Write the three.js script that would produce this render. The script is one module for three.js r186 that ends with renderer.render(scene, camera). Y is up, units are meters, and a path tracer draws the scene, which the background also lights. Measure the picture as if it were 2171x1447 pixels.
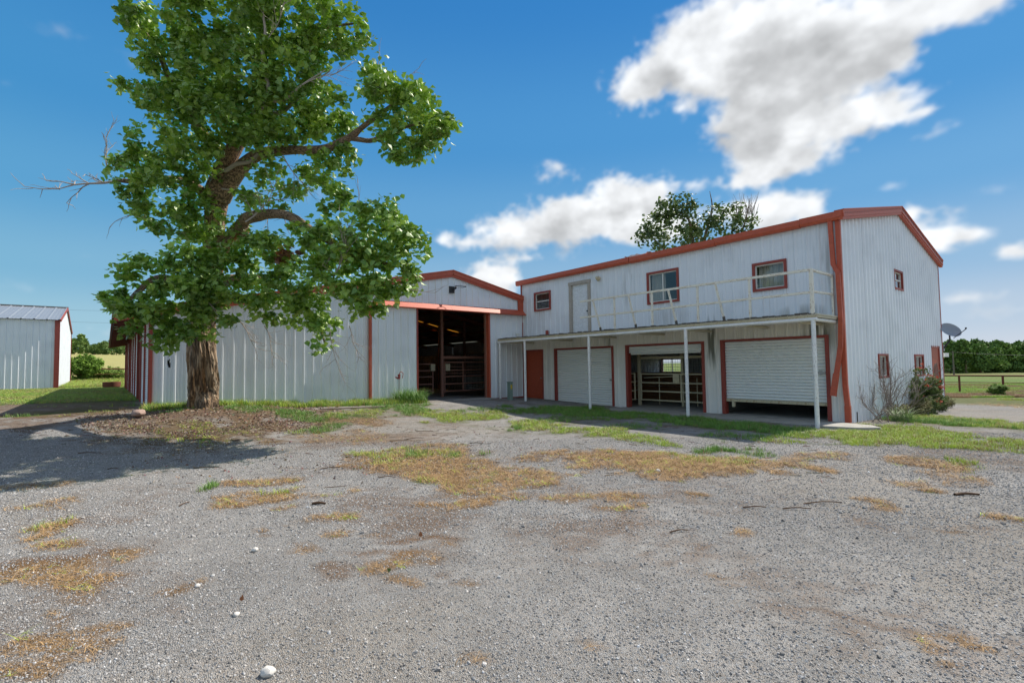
import * as THREE from 'three';
import { mergeGeometries, mergeVertices } from 'three/addons/utils/BufferGeometryUtils.js';

// ---------------------------------------------------------------- camera, sky, sun, exposure
const scene = new THREE.Scene();
const W = 1024, Hh = 682;
const EYE = new THREE.Vector3(4.701, 1.65, 15.055);
const FWD = new THREE.Vector3(-0.77538, 0.04679, -0.62976).normalize();
const UP = new THREE.Vector3(0.04556, 0.9988, 0.0181).normalize();
const RIGHT = new THREE.Vector3().crossVectors(FWD, UP).normalize();
const camera = new THREE.PerspectiveCamera(68.6, W / Hh, 0.1, 3000);
camera.position.copy(EYE); camera.up.copy(UP); camera.lookAt(EYE.clone().add(FWD)); camera.updateMatrixWorld();
const renderer = new THREE.WebGLRenderer({ antialias: true });
renderer.setSize(W, Hh); renderer.toneMapping = THREE.LinearToneMapping; renderer.toneMappingExposure = 1.48;
renderer.shadowMap.enabled = true;

const SUN_DIR = new THREE.Vector3(0.085, 1.19, -1).normalize();
const sun = new THREE.DirectionalLight(new THREE.Color(1.0, 0.93, 0.82), 4.7);
sun.position.copy(SUN_DIR).multiplyScalar(80); sun.castShadow = true; sun.shadow.radius = 1;
Object.assign(sun.shadow.camera, { left: -60, right: 60, top: 60, bottom: -60, near: 1, far: 200 });
sun.shadow.mapSize.set(2048, 2048);
scene.add(sun, sun.target);

// ---------------------------------------------------------------- random numbers and noise
const rng = (s) => () => { s |= 0; s = (s + 0x6d2b79f5) | 0; let t = Math.imul(s ^ (s >>> 15), 1 | s); t = (t + Math.imul(t ^ (t >>> 7), 61 | t)) ^ t; return ((t ^ (t >>> 14)) >>> 0) / 4294967296; };
const hash = (x, y, z) => { let h = Math.imul(x, 374761393) ^ Math.imul(y, 668265263) ^ Math.imul(z, 2147483647 - 1274126177); h = Math.imul(h ^ (h >>> 13), 1274126177); return ((h ^ (h >>> 16)) >>> 0) / 4294967296; };
const sm = (t) => t * t * (3 - 2 * t);
function noise(x, y, z = 0) {
  const i = Math.floor(x), j = Math.floor(y), k = Math.floor(z), a = sm(x - i), b = sm(y - j), c = sm(z - k);
  const l = (p, q, t) => p + (q - p) * t;
  return l(l(l(hash(i, j, k), hash(i + 1, j, k), a), l(hash(i, j + 1, k), hash(i + 1, j + 1, k), a), b), l(l(hash(i, j, k + 1), hash(i + 1, j, k + 1), a), l(hash(i, j + 1, k + 1), hash(i + 1, j + 1, k + 1), a), b), c);
}
function fbm(x, y, z = 0, o = 4) { let s = 0, a = 0.5, n = 0; for (let i = 0; i < o; i++) { s += a * noise(x, y, z); n += a; a *= 0.5; x = x * 2.03 + 17.1; y = y * 2.03 + 5.3; z = z * 2.03 + 9.7; } return s / n; }
const clamp = (x, a = 0, b = 1) => Math.min(b, Math.max(a, x));
const ss = (a, b, x) => sm(clamp((x - a) / (b - a)));
const mix = (a, b, t) => a + (b - a) * t;

// ---------------------------------------------------------------- sky: clear blue with fair-weather cumulus (azimuth from -z towards +x, elevation, half sizes in degrees, thickness)
const CLOUDS = [[-36.7, 28.5, 2.7, 1.9, 1], [-32.5, 30, 3.4, 2.8, 1], [-28.5, 31.6, 3.6, 3, 1], [-23.9, 31.4, 4.1, 3.2, 1], [-19.7, 30.3, 4.2, 2.8, 1], [-15, 29.3, 4.2, 2.1, 1], [-10.5, 28.4, 3.8, 1.3, 1], [-6.5, 27.8, 3.2, 1.1, 1], [-25.9, 27.6, 4.4, 3.1, 1], [-21.5, 26.2, 4.5, 3.5, 1], [-16.7, 26.5, 3.7, 2.9, 1], [-12.7, 26.4, 2.5, 1.7, 1], [-25.6, 23.5, 3.3, 1.9, 1], [-20.9, 22.4, 3.8, 2.4, 1], [-16.1, 22.1, 3.4, 1.9, 1], [-12.9, 21.9, 2.6, 1.3, 0.9], [-10.6, 21.1, 1.1, 0.4, 0.7], [-23.5, 19.9, 3.2, 2.2, 1], [-20.1, 19.5, 2.7, 1.5, 0.9], [-25.3, 18.7, 2.1, 1, 0.9],
  [-55.4, 13.8, 2.6, 0.9, 0.8], [-51, 15.1, 3.2, 2, 1], [-45.6, 16.5, 4.1, 2.3, 1], [-39.6, 17.2, 4.5, 2.5, 1], [-35.5, 18.3, 3.3, 1.7, 1], [-37.6, 14.8, 4.9, 1.7, 0.9], [-44.5, 14.4, 5.2, 1.3, 0.8], [-33.5, 15.2, 2.8, 1.9, 1], [-26.3, 15.6, 3, 1.3, 0.9], [-22, 15.2, 3.2, 1.3, 1], [-19.5, 14.3, 1.5, 0.9, 0.8], [-23.7, 13.8, 4.5, 1.4, 0.8], [-30, 18.6, 1.6, 0.6, 0.7], [-45.4, 21.4, 2, 1, 0.7], [-47.1, 20.6, 1, 0.6, 0.6],
  [-52.7, 10.4, 2.4, 1.8, 1], [-53.8, 8.8, 3.8, 2.1, 1], [-49.4, 12.1, 2.7, 0.6, 0.7], [-11, 11.2, 2.2, 1.6, 1], [-9.5, 10.3, 2.1, 1.1, 0.9], [-11.9, 12.8, 1, 0.8, 0.8], [-5.5, 8.6, 1.3, 0.6, 0.9], [-8.2, 5.2, 1.7, 0.6, 0.7], [-10.1, 19.3, 1.2, 0.7, 0.6], [-31.7, 26.3, 1.1, 0.6, 0.6], [-94.1, 27.4, 1.6, 1.1, 0.45], [-88.6, 26.8, 1.2, 0.6, 0.4], [-96.6, 22.4, 0.9, 0.5, 0.4], [-90, 3.6, 2, 0.8, 0.5], [-72.4, 18.7, 2.8, 1.6, 0.5], [-58.6, 14.3, 1.5, 0.8, 0.8], [-44.8, 12.3, 2.1, 0.6, 0.5], [-6.5, 3.8, 1.9, 0.6, 0.5], [-12.8, 15.4, 1, 0.4, 0.5], [-6.4, 13.7, 1.1, 0.4, 0.45], [-91.6, 10.1, 0.9, 0.4, 0.4], [-96.2, 7.2, 1.1, 0.6, 0.4]];
{
  const w = 2048, h = 1024, d = new Float32Array(w * h * 4), D = Math.PI / 180;
  const stops = [[-90, .3, .29, .27], [-2, .4, .44, .46], [0, .5, .6, .68], [4, .38, .53, .66], [9, .23, .43, .63], [16, .115, .335, .6], [24, .062, .265, .56], [38, .03, .19, .49], [90, .024, .14, .41]];
  for (let j = 0; j < h; j++) {
    const el = ((j + .5) / h - .5) * 180, ce = Math.cos(el * D), sy = Math.sin(el * D);
    let s = 1; while (el > stops[s][0] && s < stops.length - 1) s++;
    const A = stops[s - 1], B = stops[s], t = sm(clamp((el - A[0]) / (B[0] - A[0])));
    for (let i = 0; i < w; i++) {
      const th = ((i + .5) / w - .5) * 2 * Math.PI, x = Math.cos(th) * ce, z = Math.sin(th) * ce;
      let az = Math.atan2(x, -z) / D;
      const sunny = x * SUN_DIR.x + sy * SUN_DIR.y + z * SUN_DIR.z, k = 0.95 + 0.16 * Math.pow(Math.max(0, sunny), 2);
      let r = mix(A[1], B[1], t) * (0.8 + 0.5 * Math.max(0, sunny)), g = mix(A[2], B[2], t) * k, b = mix(A[3], B[3], t) * k;
      if (el > -1) {
        const f1 = fbm(x * 14 + 3, sy * 22 + 8, z * 14, 6), f2 = fbm(x * 5 + 40, sy * 8, z * 5 + 11, 4);
        const wx = (fbm(x * 22, sy * 30 + 50, z * 22, 4) - .5) * 4.2, wy = (fbm(x * 22 + 70, sy * 30, z * 22, 4) - .5) * 2.6;
        let body = 0, wsum = 1e-6; const field = (A, E, first) => { let m = 0; for (const c of CLOUDS) {
          const dx = (A - c[0]) * Math.cos(c[1] * D); if (Math.abs(dx) > c[2] * 2 + 5) continue;
          const dy = E - c[1]; if (Math.abs(dy) > c[3] * 2 + 5) continue;
          const u = (dx + wx * Math.min(1, c[2] * .45)) / (c[2] * 1.62), v = (dy + wy * Math.min(1, c[3] * .55)) / (c[3] * 1.62), q = Math.max(0, 1 - Math.sqrt(u * u + v * v)) * c[4];
          m += q * q * 1.3 + q * .22; if (first) { body += q * c[4]; wsum += q; }
        } return m; };
        let m = field(az, el, true), over = m > .02 ? field(az + .9, el + 1.5) : 0;
        // the rest of the sky carries the same scattered clouds
        const inFrame = ss(-112, -100, az) * ss(8, 0, az) * ss(44, 38, el), other = 1.1 * ss(.46, .72, f2 * .75 + f1 * .25 + .05) * (1 - inFrame) * ss(2, 9, el);
        if (other > m) { m = other; over = other * .7; }
        const wisp = fbm(x * 34 + 5, sy * 46 + 3, z * 34 + 8, 6), curl = 1 - Math.abs(fbm(x * 52 + 2, sy * 66, z * 52 + 4, 4) - .5) * 3, dens = m - (1 - wisp) * .6 - (1 - f1) * .42 - (1 - curl) * .2 + .46 + (fbm(x * 95, sy * 120, z * 95 + 3, 2) - .5) * .42;
        const a = Math.pow(ss(-.04, .8, dens), .8) * ss(0, .12, m) * (other >= m ? 1 : ss(.2, .95, body / wsum));
        if (a > 0) {
          const lump = fbm(x * 12 + 21, sy * 19 + 33, z * 12, 5), core = ss(.3, 1.5, over) * ss(.3, .68, lump), puff = fbm(x * 34, sy * 46, z * 34, 5);
          const L = mix(.84, .52, core) * (.7 + .6 * puff);
          r = mix(r, L * .965, a); g = mix(g, L * .99, a); b = mix(b, L * 1.03, a);
        }
      }
      r *= .77; g *= .77; b *= .76;
      const o = (j * w + i) * 4; d[o] = r; d[o + 1] = g; d[o + 2] = b; d[o + 3] = 1;
    }
  }
  const t = new THREE.DataTexture(d, w, h, THREE.RGBAFormat, THREE.FloatType);
  t.mapping = THREE.EquirectangularReflectionMapping; t.magFilter = t.minFilter = THREE.LinearFilter; t.needsUpdate = true;
  scene.background = t; scene.environment = t;
}

// ---------------------------------------------------------------- terrain
function H(x, z) {
  const wl = ss(-6.5, -13, x), zc = clamp(z, 0, 15);
  let h = wl * (.14 + .027 * zc);
  const back = Math.max(ss(-14, -9, x), ss(-8, -14, z) * ss(-60, -30, x));
  h -= back * (.028 * clamp(-z, 0, 20) + .0112 * clamp(-z - 20, 0, 90));
  if (x < -42) h += (.034 * (-42 - x) * ss(-42, -75, x)) * ss(-70, -12, z);
  const dx = x + 11.2, dz = z - 12.6; h += .16 * Math.exp(-(dx * dx / 2.2 + dz * dz / 3.5));
  h += (fbm(x * .5, z * .5, 3, 3) - .5) * .05 * ss(0, 3, Math.hypot(x + 6, z - 8) - 0) * (z > 2.2 || x > .5 ? 1 : 0.1);
  return h;
}
const ray = (px, py) => FWD.clone().multiplyScalar(1060.52).addScaledVector(RIGHT, px - 1085.5).addScaledVector(UP, 723.5 - py).divideScalar(1060.52);
const at = (px, py, depth) => EYE.clone().addScaledVector(ray(px, py), depth);       // a point seen at a photo pixel, at a distance ahead
function G(px, py) {                                                                    // where a line of sight meets the terrain
  const r = ray(px, py); let y = 0, p;
  for (let i = 0; i < 14; i++) { const t = (y - EYE.y) / r.y; p = EYE.clone().addScaledVector(r, Math.min(t > 0 ? t : 400, 400)); y = mix(y, H(p.x, p.z), .7); }
  p.y = H(p.x, p.z); return p;
}

// ---------------------------------------------------------------- helpers for objects
const taken = {};
function numbered(n) { taken[n] = (taken[n] ?? -1) + 1; return taken[n] ? `${n}_${String(taken[n]).padStart(3, '0')}` : n; }
function tag(o, label, category, group, kind) { if (label) o.userData.label = label; if (category) o.userData.category = category; if (group) o.userData.group = group; if (kind) o.userData.kind = kind; return o; }
function thing(name, label, category, pos = [0, 0, 0], group) { const g = new THREE.Group(); g.name = numbered(name); g.position.set(...pos); scene.add(g); return tag(g, label, category, group); }
function add(name, geo, mat, parent) {
  const g = Array.isArray(geo) ? mergeGeometries(geo.map((q) => { const n = q.index ? q.toNonIndexed() : q; for (const k of Object.keys(n.attributes)) if (!['position', 'normal', 'uv', 'color'].includes(k)) n.deleteAttribute(k); return n; })) : geo;
  const m = new THREE.Mesh(g, mat); m.name = name; m.castShadow = m.receiveShadow = true; parent.add(m); return m;
}
function single(name, geo, mat, label, category, group, kind) { const m = add(numbered(name), geo, mat, scene); return tag(m, label, category, group, kind); }
function structure(name, geo, mat, label) { const m = add(numbered(name), geo, mat, scene); m.userData.kind = 'structure'; if (label) m.userData.label = label; return m; }
function box(x0, x1, y0, y1, z0, z1) {
  const g = new THREE.BoxGeometry(Math.abs(x1 - x0), Math.abs(y1 - y0), Math.abs(z1 - z0)); g.translate((x0 + x1) / 2, (y0 + y1) / 2, (z0 + z1) / 2);
  const p = g.attributes.position, n = g.attributes.normal, uv = g.attributes.uv;
  for (let i = 0; i < p.count; i++) { const ax = Math.abs(n.getX(i)), ay = Math.abs(n.getY(i)); uv.setXY(i, ax > .5 ? p.getZ(i) : p.getX(i), ay > .5 ? p.getZ(i) : p.getY(i)); }
  return g;
}
const V = (x, y, z) => new THREE.Vector3(x, y, z);
// a rectangular bar from a to b (width across, height up)
function bar(a, b, w, h, up = V(0, 1, 0)) {
  const d = b.clone().sub(a), L = d.length(); d.normalize(); if (Math.abs(d.dot(up)) > .95) up = V(1, 0, 0.01);
  const s = new THREE.Vector3().crossVectors(d, up).normalize(), u2 = new THREE.Vector3().crossVectors(s, d);
  const g = new THREE.BoxGeometry(w, h, L); const uv = g.attributes.uv, p = g.attributes.position; for (let i = 0; i < p.count; i++) uv.setXY(i, p.getX(i) + p.getY(i), p.getZ(i));
  return g.applyMatrix4(new THREE.Matrix4().makeBasis(s.clone().negate(), u2, d)).translate((a.x + b.x) / 2, (a.y + b.y) / 2, (a.z + b.z) / 2);
}
function pipe(pts, r, seg = 10, closed = false) {
  const c = pts.length === 2 ? new THREE.LineCurve3(pts[0], pts[1]) : new THREE.CatmullRomCurve3(pts, closed, 'catmullrom', .35);
  return new THREE.TubeGeometry(c, pts.length === 2 ? 1 : pts.length * 5, r, seg, closed);
}
function capped(a, b, r, seg = 12) { const d = b.clone().sub(a), L = d.length(); const g = new THREE.CylinderGeometry(r, r, L, seg); g.applyQuaternion(new THREE.Quaternion().setFromUnitVectors(V(0, 1, 0), d.normalize())); return g.translate((a.x + b.x) / 2, (a.y + b.y) / 2, (a.z + b.z) / 2); }

// ---------------------------------------------------------------- textures
function tex(w, h, fn, { srgb = true, repeat } = {}) {
  const d = new Uint8Array(w * h * 4);
  for (let j = 0; j < h; j++) for (let i = 0; i < w; i++) { const c = fn(i, j), o = (j * w + i) * 4; for (let k = 0; k < 3; k++) { let v = clamp(c[k]); if (srgb) v = v <= .0031308 ? v * 12.92 : 1.055 * Math.pow(v, 1 / 2.4) - .055; d[o + k] = Math.round(v * 255); } d[o + 3] = 255; }
  const t = new THREE.DataTexture(d, w, h); t.wrapS = t.wrapT = THREE.RepeatWrapping; t.magFilter = THREE.LinearFilter; t.minFilter = THREE.LinearMipmapLinearFilter; t.generateMipmaps = true;
  if (srgb) t.colorSpace = THREE.SRGBColorSpace; if (repeat) t.repeat.set(...repeat); t.needsUpdate = true; return t;
}
const tnoise = (x, y, p, s = 0) => { const i = Math.floor(x), j = Math.floor(y), a = sm(x - i), b = sm(y - j), q = (u, v) => hash(((u % p) + p) % p, ((v % p) + p) % p, s); return mix(mix(q(i, j), q(i + 1, j), a), mix(q(i, j + 1), q(i + 1, j + 1), a), b); };
// gravel: small angular stones of many greys, 2 m square
const gravelCells = (() => {
  const N = 1024, cells = 190, col = new Float32Array(N * N * 2);
  for (let j = 0; j < N; j++) for (let i = 0; i < N; i++) {
    const x = i / N * cells, y = j / N * cells, ci = Math.floor(x), cj = Math.floor(y); let d1 = 9, d2 = 9, id = 0;
    for (let b = -1; b <= 1; b++) for (let a = -1; a <= 1; a++) { const u = (ci + a + cells) % cells, v = (cj + b + cells) % cells, dx = ci + a + hash(u, v, 1) - x, dy = cj + b + hash(u, v, 2) - y, q = dx * dx + dy * dy; if (q < d1) { d2 = d1; d1 = q; id = hash(u, v, 3); } else if (q < d2) d2 = q; }
    col[(j * N + i) * 2] = id; col[(j * N + i) * 2 + 1] = Math.sqrt(d2) - Math.sqrt(d1);
  }
  return col;
})();
const gravelMap = tex(1024, 1024, (i, j) => { const o = (j * 1024 + i) * 2, id = gravelCells[o], e = gravelCells[o + 1]; let v = .56 + .32 * Math.pow(id, 1.3) - (id < .1 ? .22 : 0); if (e < .12) v *= .8; v *= .9 + .2 * tnoise(i / 1024 * 24, j / 1024 * 24, 24, 5); const warm = (hash(Math.floor(id * 999), 7, 1) - .5) * .07; return [v + warm, v, v - warm]; }, {});
const gravelBump = tex(1024, 1024, (i, j) => { const o = (j * 1024 + i) * 2, v = clamp(gravelCells[o + 1] * 2.2) * (.35 + .65 * gravelCells[o]); return [v, v, v]; }, { srgb: false });
// painted steel sheet, weathered in vertical runs (6 m square)
const steelMap = tex(1024, 1024, (i, j) => {
  const u = i / 1024, v = j / 1024; const run = tnoise(u * 130, v * 5, 130, 1) * .5 + tnoise(u * 260, v * 9, 260, 2) * .5, blot = tnoise(u * 9, v * 14, 9, 3), fine = tnoise(u * 200, v * 200, 200, 4);
  const w = .79 - .035 * ss(.55, .95, run) - .05 * ss(.5, .9, blot) + (fine - .5) * .015; return [w * .955, w * .99, w * 1.03];
}, { repeat: [1 / 6.1, 1 / 6.1] });
const blotch = tex(256, 256, (i, j) => { const v = .82 + .18 * tnoise(i / 8, j / 8, 32, 1) + .12 * (tnoise(i / 2, j / 2, 128, 2) - .5); return [v, v * .985, v * .97]; }, { repeat: [.7, .7] });
const rustyWhite = tex(512, 512, (i, j) => { const n = tnoise(i / 8, j / 26, 64, 1) * .5 + tnoise(i / 3, j / 9, 170, 2) * .3 + tnoise(i / 30, j / 60, 17, 3) * .3, r = ss(.64, .84, n) * .7, w = .74 + .06 * tnoise(i / 3, j / 3, 170, 4); return [mix(w, .4, r), mix(w * .95, .24, r), mix(w * .82, .11, r)]; }, { repeat: [1.4, 1.1] });
const chippedWhite = tex(512, 512, (i, j) => { const n = tnoise(i / 5, j / 14, 100, 1) * .6 + tnoise(i / 2, j / 4, 256, 2) * .4, r = ss(.73, .77, n), w = .76 + .05 * tnoise(i / 20, j / 40, 25, 4); return [mix(w, .1, r), mix(w * .99, .07, r), mix(w * .97, .055, r)]; }, { repeat: [1.3, .7] });
const woodMap = tex(512, 512, (i, j) => { const g = tnoise(i / 2, j / 60, 256, 1) * .5 + tnoise(i / 7, j / 90, 73, 2) * .5, v = .65 + .35 * g; return [v, v * .9, v * .8]; }, { repeat: [1, .6] });
const concreteMap = tex(512, 512, (i, j) => { const v = .21 + .1 * tnoise(i / 40, j / 40, 13, 1) + .07 * tnoise(i / 6, j / 6, 85, 2) + .06 * (tnoise(i, j, 512, 3) - .5); return [v * 1.04, v, v * .9]; }, { repeat: [.4, .4] });
// front wall of the two-storey building: same paint plus mildew runs, rust below openings and a grime film in patches (13.1 x 6.6 m)
const FW = 13.1, FH = 6.6;
const stains = [[-3.68, 2.3, .24, 1.0, .8], [-.62, 2.3, .5, .65, .8], [-7.9, 2.55, .3, .5, .45], [-6.9, 4.4, .35, .9, .25], [-9, 4.6, .4, .8, .2], [-5.2, 3.2, .9, .5, .2], [-11.6, 4.4, .7, .9, .25], [-1, 2.95, .8, .3, .35], [-.35, 4.2, .2, .8, .25]];
const frontMap = tex(2048, 1024, (i, j) => {
  const x = i / 2048 * FW - 13.06, y = j / 1024 * FH; const run = fbm(x * 22, y * .9, 1, 3), blot = fbm(x * .9, y * 1.2, 2, 4), thin = fbm(x * 60, y * 1.6, 7, 2), fine = noise(x * 60, y * 60);
  let w = .77 - .1 * ss(.55, .8, run) * ss(.35, .65, blot) - .06 * ss(.5, .72, blot) - .05 * ss(.6, .8, thin) + (fine - .5) * .02, m = 0;
  for (const s of stains) { const a = (x - s[0]) / s[2], b = (y - s[1]) / s[3]; m = Math.max(m, s[4] * Math.max(0, 1 - a * a - b * b) * ss(.3, .62, fbm(x * 14, y * 1.3, 4, 3))); }
  const cream = y < 2.75 ? .06 : 0;
  let r = w * (cream ? .99 : .95), g = w * .99 * (1 - cream * .5), b = w * (cream ? 1 : 1.04) * (1 - cream * 1.6);
  m = Math.min(1, m * 1.5); r = mix(r, .15, m); g = mix(g, .15, m); b = mix(b, .12, m);
  for (const [wx0, wx1, wy] of [[-12.14, -11.11, 4.06], [-6.05, -4.81, 3.74], [-2.28, -1.35, 3.74]]) if (x > wx0 - .05 && x < wx1 + .05 && y < wy && y > wy - .8) { const q = ss(.62, .8, fbm(x * 30, y * .7, 12, 2)) * ss(wy - .8, wy, y) * .5; r = mix(r, .42, q); g = mix(g, .3, q); b = mix(b, .2, q); }
  return [r, g, b];
}, {});

// ---------------------------------------------------------------- materials
const std = (o) => new THREE.MeshStandardMaterial({ side: THREE.DoubleSide, ...o });
const lin = (r, g, b) => new THREE.Color().setRGB(r, g, b);
const M = {
  steel: std({ map: steelMap, roughness: .42, metalness: 0 }),
  front: std({ map: frontMap, roughness: .5 }),
  red: std({ color: lin(.5, .095, .045), map: blotch, roughness: .5 }),
  darkRed: std({ color: lin(.3, .052, .036), map: blotch, roughness: .55 }),
  roof: std({ color: lin(.4, .405, .41), map: steelMap, roughness: .38, metalness: .35 }),
  purlin: std({ color: lin(.21, .06, .04), map: blotch, roughness: .7 }),
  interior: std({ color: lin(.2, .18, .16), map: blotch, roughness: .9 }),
  whitePost: std({ map: chippedWhite, roughness: .45 }),
  rail: std({ map: rustyWhite, roughness: .7 }),
  gateCream: std({ color: lin(.62, .55, .38), map: blotch, roughness: .6 }),
  gateRed: std({ color: lin(.3, .14, .1), map: blotch, roughness: .6 }),
  shutter: std({ color: lin(.78, .79, .77), roughness: .45 }),
  whitePaint: std({ color: lin(.74, .78, .82), map: blotch, roughness: .45 }),
  sash: std({ color: lin(.66, .66, .62), roughness: .45 }),
  doorFrame: std({ color: lin(.42, .38, .33), map: blotch, roughness: .7 }),
  redDoor: std({ color: lin(.42, .07, .025), map: blotch, roughness: .5 }),
  glass: new THREE.MeshPhysicalMaterial({ color: 0xffffff, transmission: 1, thickness: 0, roughness: .03, ior: 1.5, side: THREE.DoubleSide }),
  curtain: std({ color: lin(.42, .42, .38), roughness: .95 }),
  concrete: std({ map: concreteMap, roughness: .9 }),
  wood: std({ color: lin(.3, .15, .07), map: woodMap, roughness: .8 }),
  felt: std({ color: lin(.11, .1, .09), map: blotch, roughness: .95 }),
  soffit: std({ color: lin(.62, .58, .46), map: blotch, roughness: .8 }),
  cream: std({ color: lin(.68, .62, .48), map: rustyWhite, roughness: .7 }),
  black: std({ color: lin(.02, .02, .022), roughness: .5 }),
  steelGrey: std({ color: lin(.34, .34, .34), roughness: .4, metalness: .6 }),
  galv: std({ color: lin(.5, .52, .53), roughness: .4, metalness: .7 }),
  skylight: new THREE.MeshPhysicalMaterial({ color: lin(.85, .55, .16), transmission: .75, thickness: 0, roughness: .9, side: THREE.DoubleSide }),
  plasticGreen: std({ color: lin(.2, .27, .23), roughness: .55 }),
  plasticWhite: std({ color: lin(.72, .72, .68), roughness: .5 }),
  yellow: std({ color: lin(.6, .42, .04), roughness: .6 }),
  hydrant: std({ color: lin(.24, .03, .03), roughness: .5 }),
  wire: std({ color: lin(.05, .05, .055), roughness: .6 }),
  greyWood: std({ color: lin(.2, .18, .16), map: woodMap, roughness: .9 }),
  stone: std({ color: lin(.62, .6, .56), map: blotch, roughness: .9 }),
  pinkStone: std({ color: lin(.34, .24, .2), map: blotch, roughness: .9 }),
  stick: std({ color: lin(.1, .06, .035), map: woodMap, roughness: .95 }),
  rustBrown: std({ color: lin(.16, .05, .03), map: blotch, roughness: .85 }),
};

// ---------------------------------------------------------------- ribbed sheet siding
const UPV = V(0, 1, 0);
function slats(parent, x0, x1, y0, y1, z, mat) { const n = Math.round((y1 - y0) / .09), h = (y1 - y0) / n, g = oneSlat(x0, x1, h, z); for (let i = 0; i < n; i++) { const m = add('slat', g, mat, parent); m.position.y = y0 + i * h; m.position.z = (hash(i, 3, n) - .5) * .004; } }
function oneSlat(x0, x1, h, z) { const pr = [[.004, -.03], [.012, -.006], [h * .3, .004], [h * .6, .006], [h - .014, -.002], [h - .004, -.03]], pos = [], uv = []; for (let i = 0; i < pr.length - 1; i++) { const [ya, za] = pr[i], [yb, zb] = pr[i + 1], q = [[x0, ya, z + za], [x1, ya, z + za], [x1, yb, z + zb], [x0, yb, z + zb]]; for (const k of [0, 1, 2, 0, 2, 3]) { pos.push(...q[k]); uv.push(q[k][0], q[k][1]); } } const g = new THREE.BufferGeometry(); g.setAttribute('position', new THREE.Float32BufferAttribute(pos, 3)); g.setAttribute('uv', new THREE.Float32BufferAttribute(uv, 2)); g.computeVertexNormals(); return g; }
// fr: origin o, direction u, outward n. Each 0.915 m sheet is one part. openings: [u0, u1, y0, y1]
function siding(parent, fr, U0, U1, top, bot, openings, mat, { pitch = .305, per = 3, rib = .036, uv = (u, y) => [u, y], kinks = [], name = 'siding_panel', broad = false } = {}) {
  const P = (broad ? [[0, 0], [.05, 1], [.115, 1], [.165, 0], [.225, 0], [.235, .1], [.25, .1], [.26, 0]] : [[0, 0], [.02, 1], [.05, 1], [.07, 0], [.128, 0], [.138, .17], [.156, .17], [.166, 0], [.214, 0], [.224, .17], [.242, .17], [.252, 0]]).map(([a, n]) => [a * pitch / .305, n * rib]);
  const all = []; for (let u = U0; u < U1 + pitch; u += pitch) for (const [a, n] of P) all.push([u + a, n]);
  const depth = (u) => { for (let i = 0; i < all.length - 1; i++) if (u >= all[i][0] && u <= all[i + 1][0]) return mix(all[i][1], all[i + 1][1], (u - all[i][0]) / (all[i + 1][0] - all[i][0] || 1)); return 0; };
  const w = pitch * per; let k = 0;
  for (let a = U0; a < U1 - .02; a += w, k++) {
    const b = Math.min(a + w, U1), ks = new Set([a, b]); for (const [u] of all) if (u > a && u < b) ks.add(u);
    for (const o of openings) for (const e of [o[0], o[1]]) if (e > a && e < b) ks.add(e); for (const e of kinks) if (e > a && e < b) ks.add(e);
    const list = [...ks].sort((p, q) => p - q), pos = [], uvs = [], off = (hash(k, 5, 9) - .5) * .004;
    for (let i = 0; i < list.length - 1; i++) {
      const ua = list[i], ub = list[i + 1], um = (ua + ub) / 2; if (ub - ua < 1e-5) continue;
      let iv = [[null, null]];                                   // null: the sheet's own foot or head
      for (const o of openings) if (um > o[0] && um < o[1]) { const next = []; for (const [lo, hi] of iv) { const L = lo ?? bot(um), Q = hi ?? top(um); if (o[3] <= L || o[2] >= Q) { next.push([lo, hi]); continue; } if (o[2] > L) next.push([lo, o[2]]); if (o[3] < Q) next.push([o[3], hi]); } iv = next; }
      const na = depth(ua) + off, nb = depth(ub) + off;
      for (const [lo, hi] of iv) {
        const q = [[ua, lo ?? bot(ua), na], [ub, lo ?? bot(ub), nb], [ub, hi ?? top(ub), nb], [ua, hi ?? top(ua), na]];
        for (const id of [0, 1, 2, 0, 2, 3]) { const [u, y, n] = q[id]; const v = fr.v ?? UPV; pos.push(fr.o.x + fr.u.x * u + fr.n.x * n + v.x * y, fr.o.y + fr.u.y * u + fr.n.y * n + v.y * y, fr.o.z + fr.u.z * u + fr.n.z * n + v.z * y); uvs.push(...uv(u, y)); }
      }
    }
    if (!pos.length) continue;
    const g = new THREE.BufferGeometry(); g.setAttribute('position', new THREE.Float32BufferAttribute(pos, 3)); g.setAttribute('uv', new THREE.Float32BufferAttribute(uvs, 2)); g.computeVertexNormals();
    add(name, g, mat, parent);
  }
}
// a roll-up curtain of shallow slats between y0 and y1
function slatCurtain(x0, x1, y0, y1, z, h = .09) {
  const pos = [], uv = [], n = Math.max(2, Math.round((y1 - y0) / h)); h = (y1 - y0) / n; const prof = [];
  for (let i = 0; i < n; i++) { const y = y0 + i * h; prof.push([y, -.02], [y + h * .14, -.02], [y + h * .26, 0], [y + h * .55, .005], [y + h * .88, 0]); } prof.push([y1, -.02]);
  for (let i = 0; i < prof.length - 1; i++) { const [ya, za] = prof[i], [yb, zb] = prof[i + 1]; const q = [[x0, ya, z + za], [x1, ya, z + za], [x1, yb, z + zb], [x0, yb, z + zb]]; for (const k of [0, 1, 2, 0, 2, 3]) { pos.push(...q[k]); uv.push(q[k][0], q[k][1]); } }
  const g = new THREE.BufferGeometry(); g.setAttribute('position', new THREE.Float32BufferAttribute(pos, 3)); g.setAttribute('uv', new THREE.Float32BufferAttribute(uv, 2)); g.computeVertexNormals(); return g;
}

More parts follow.
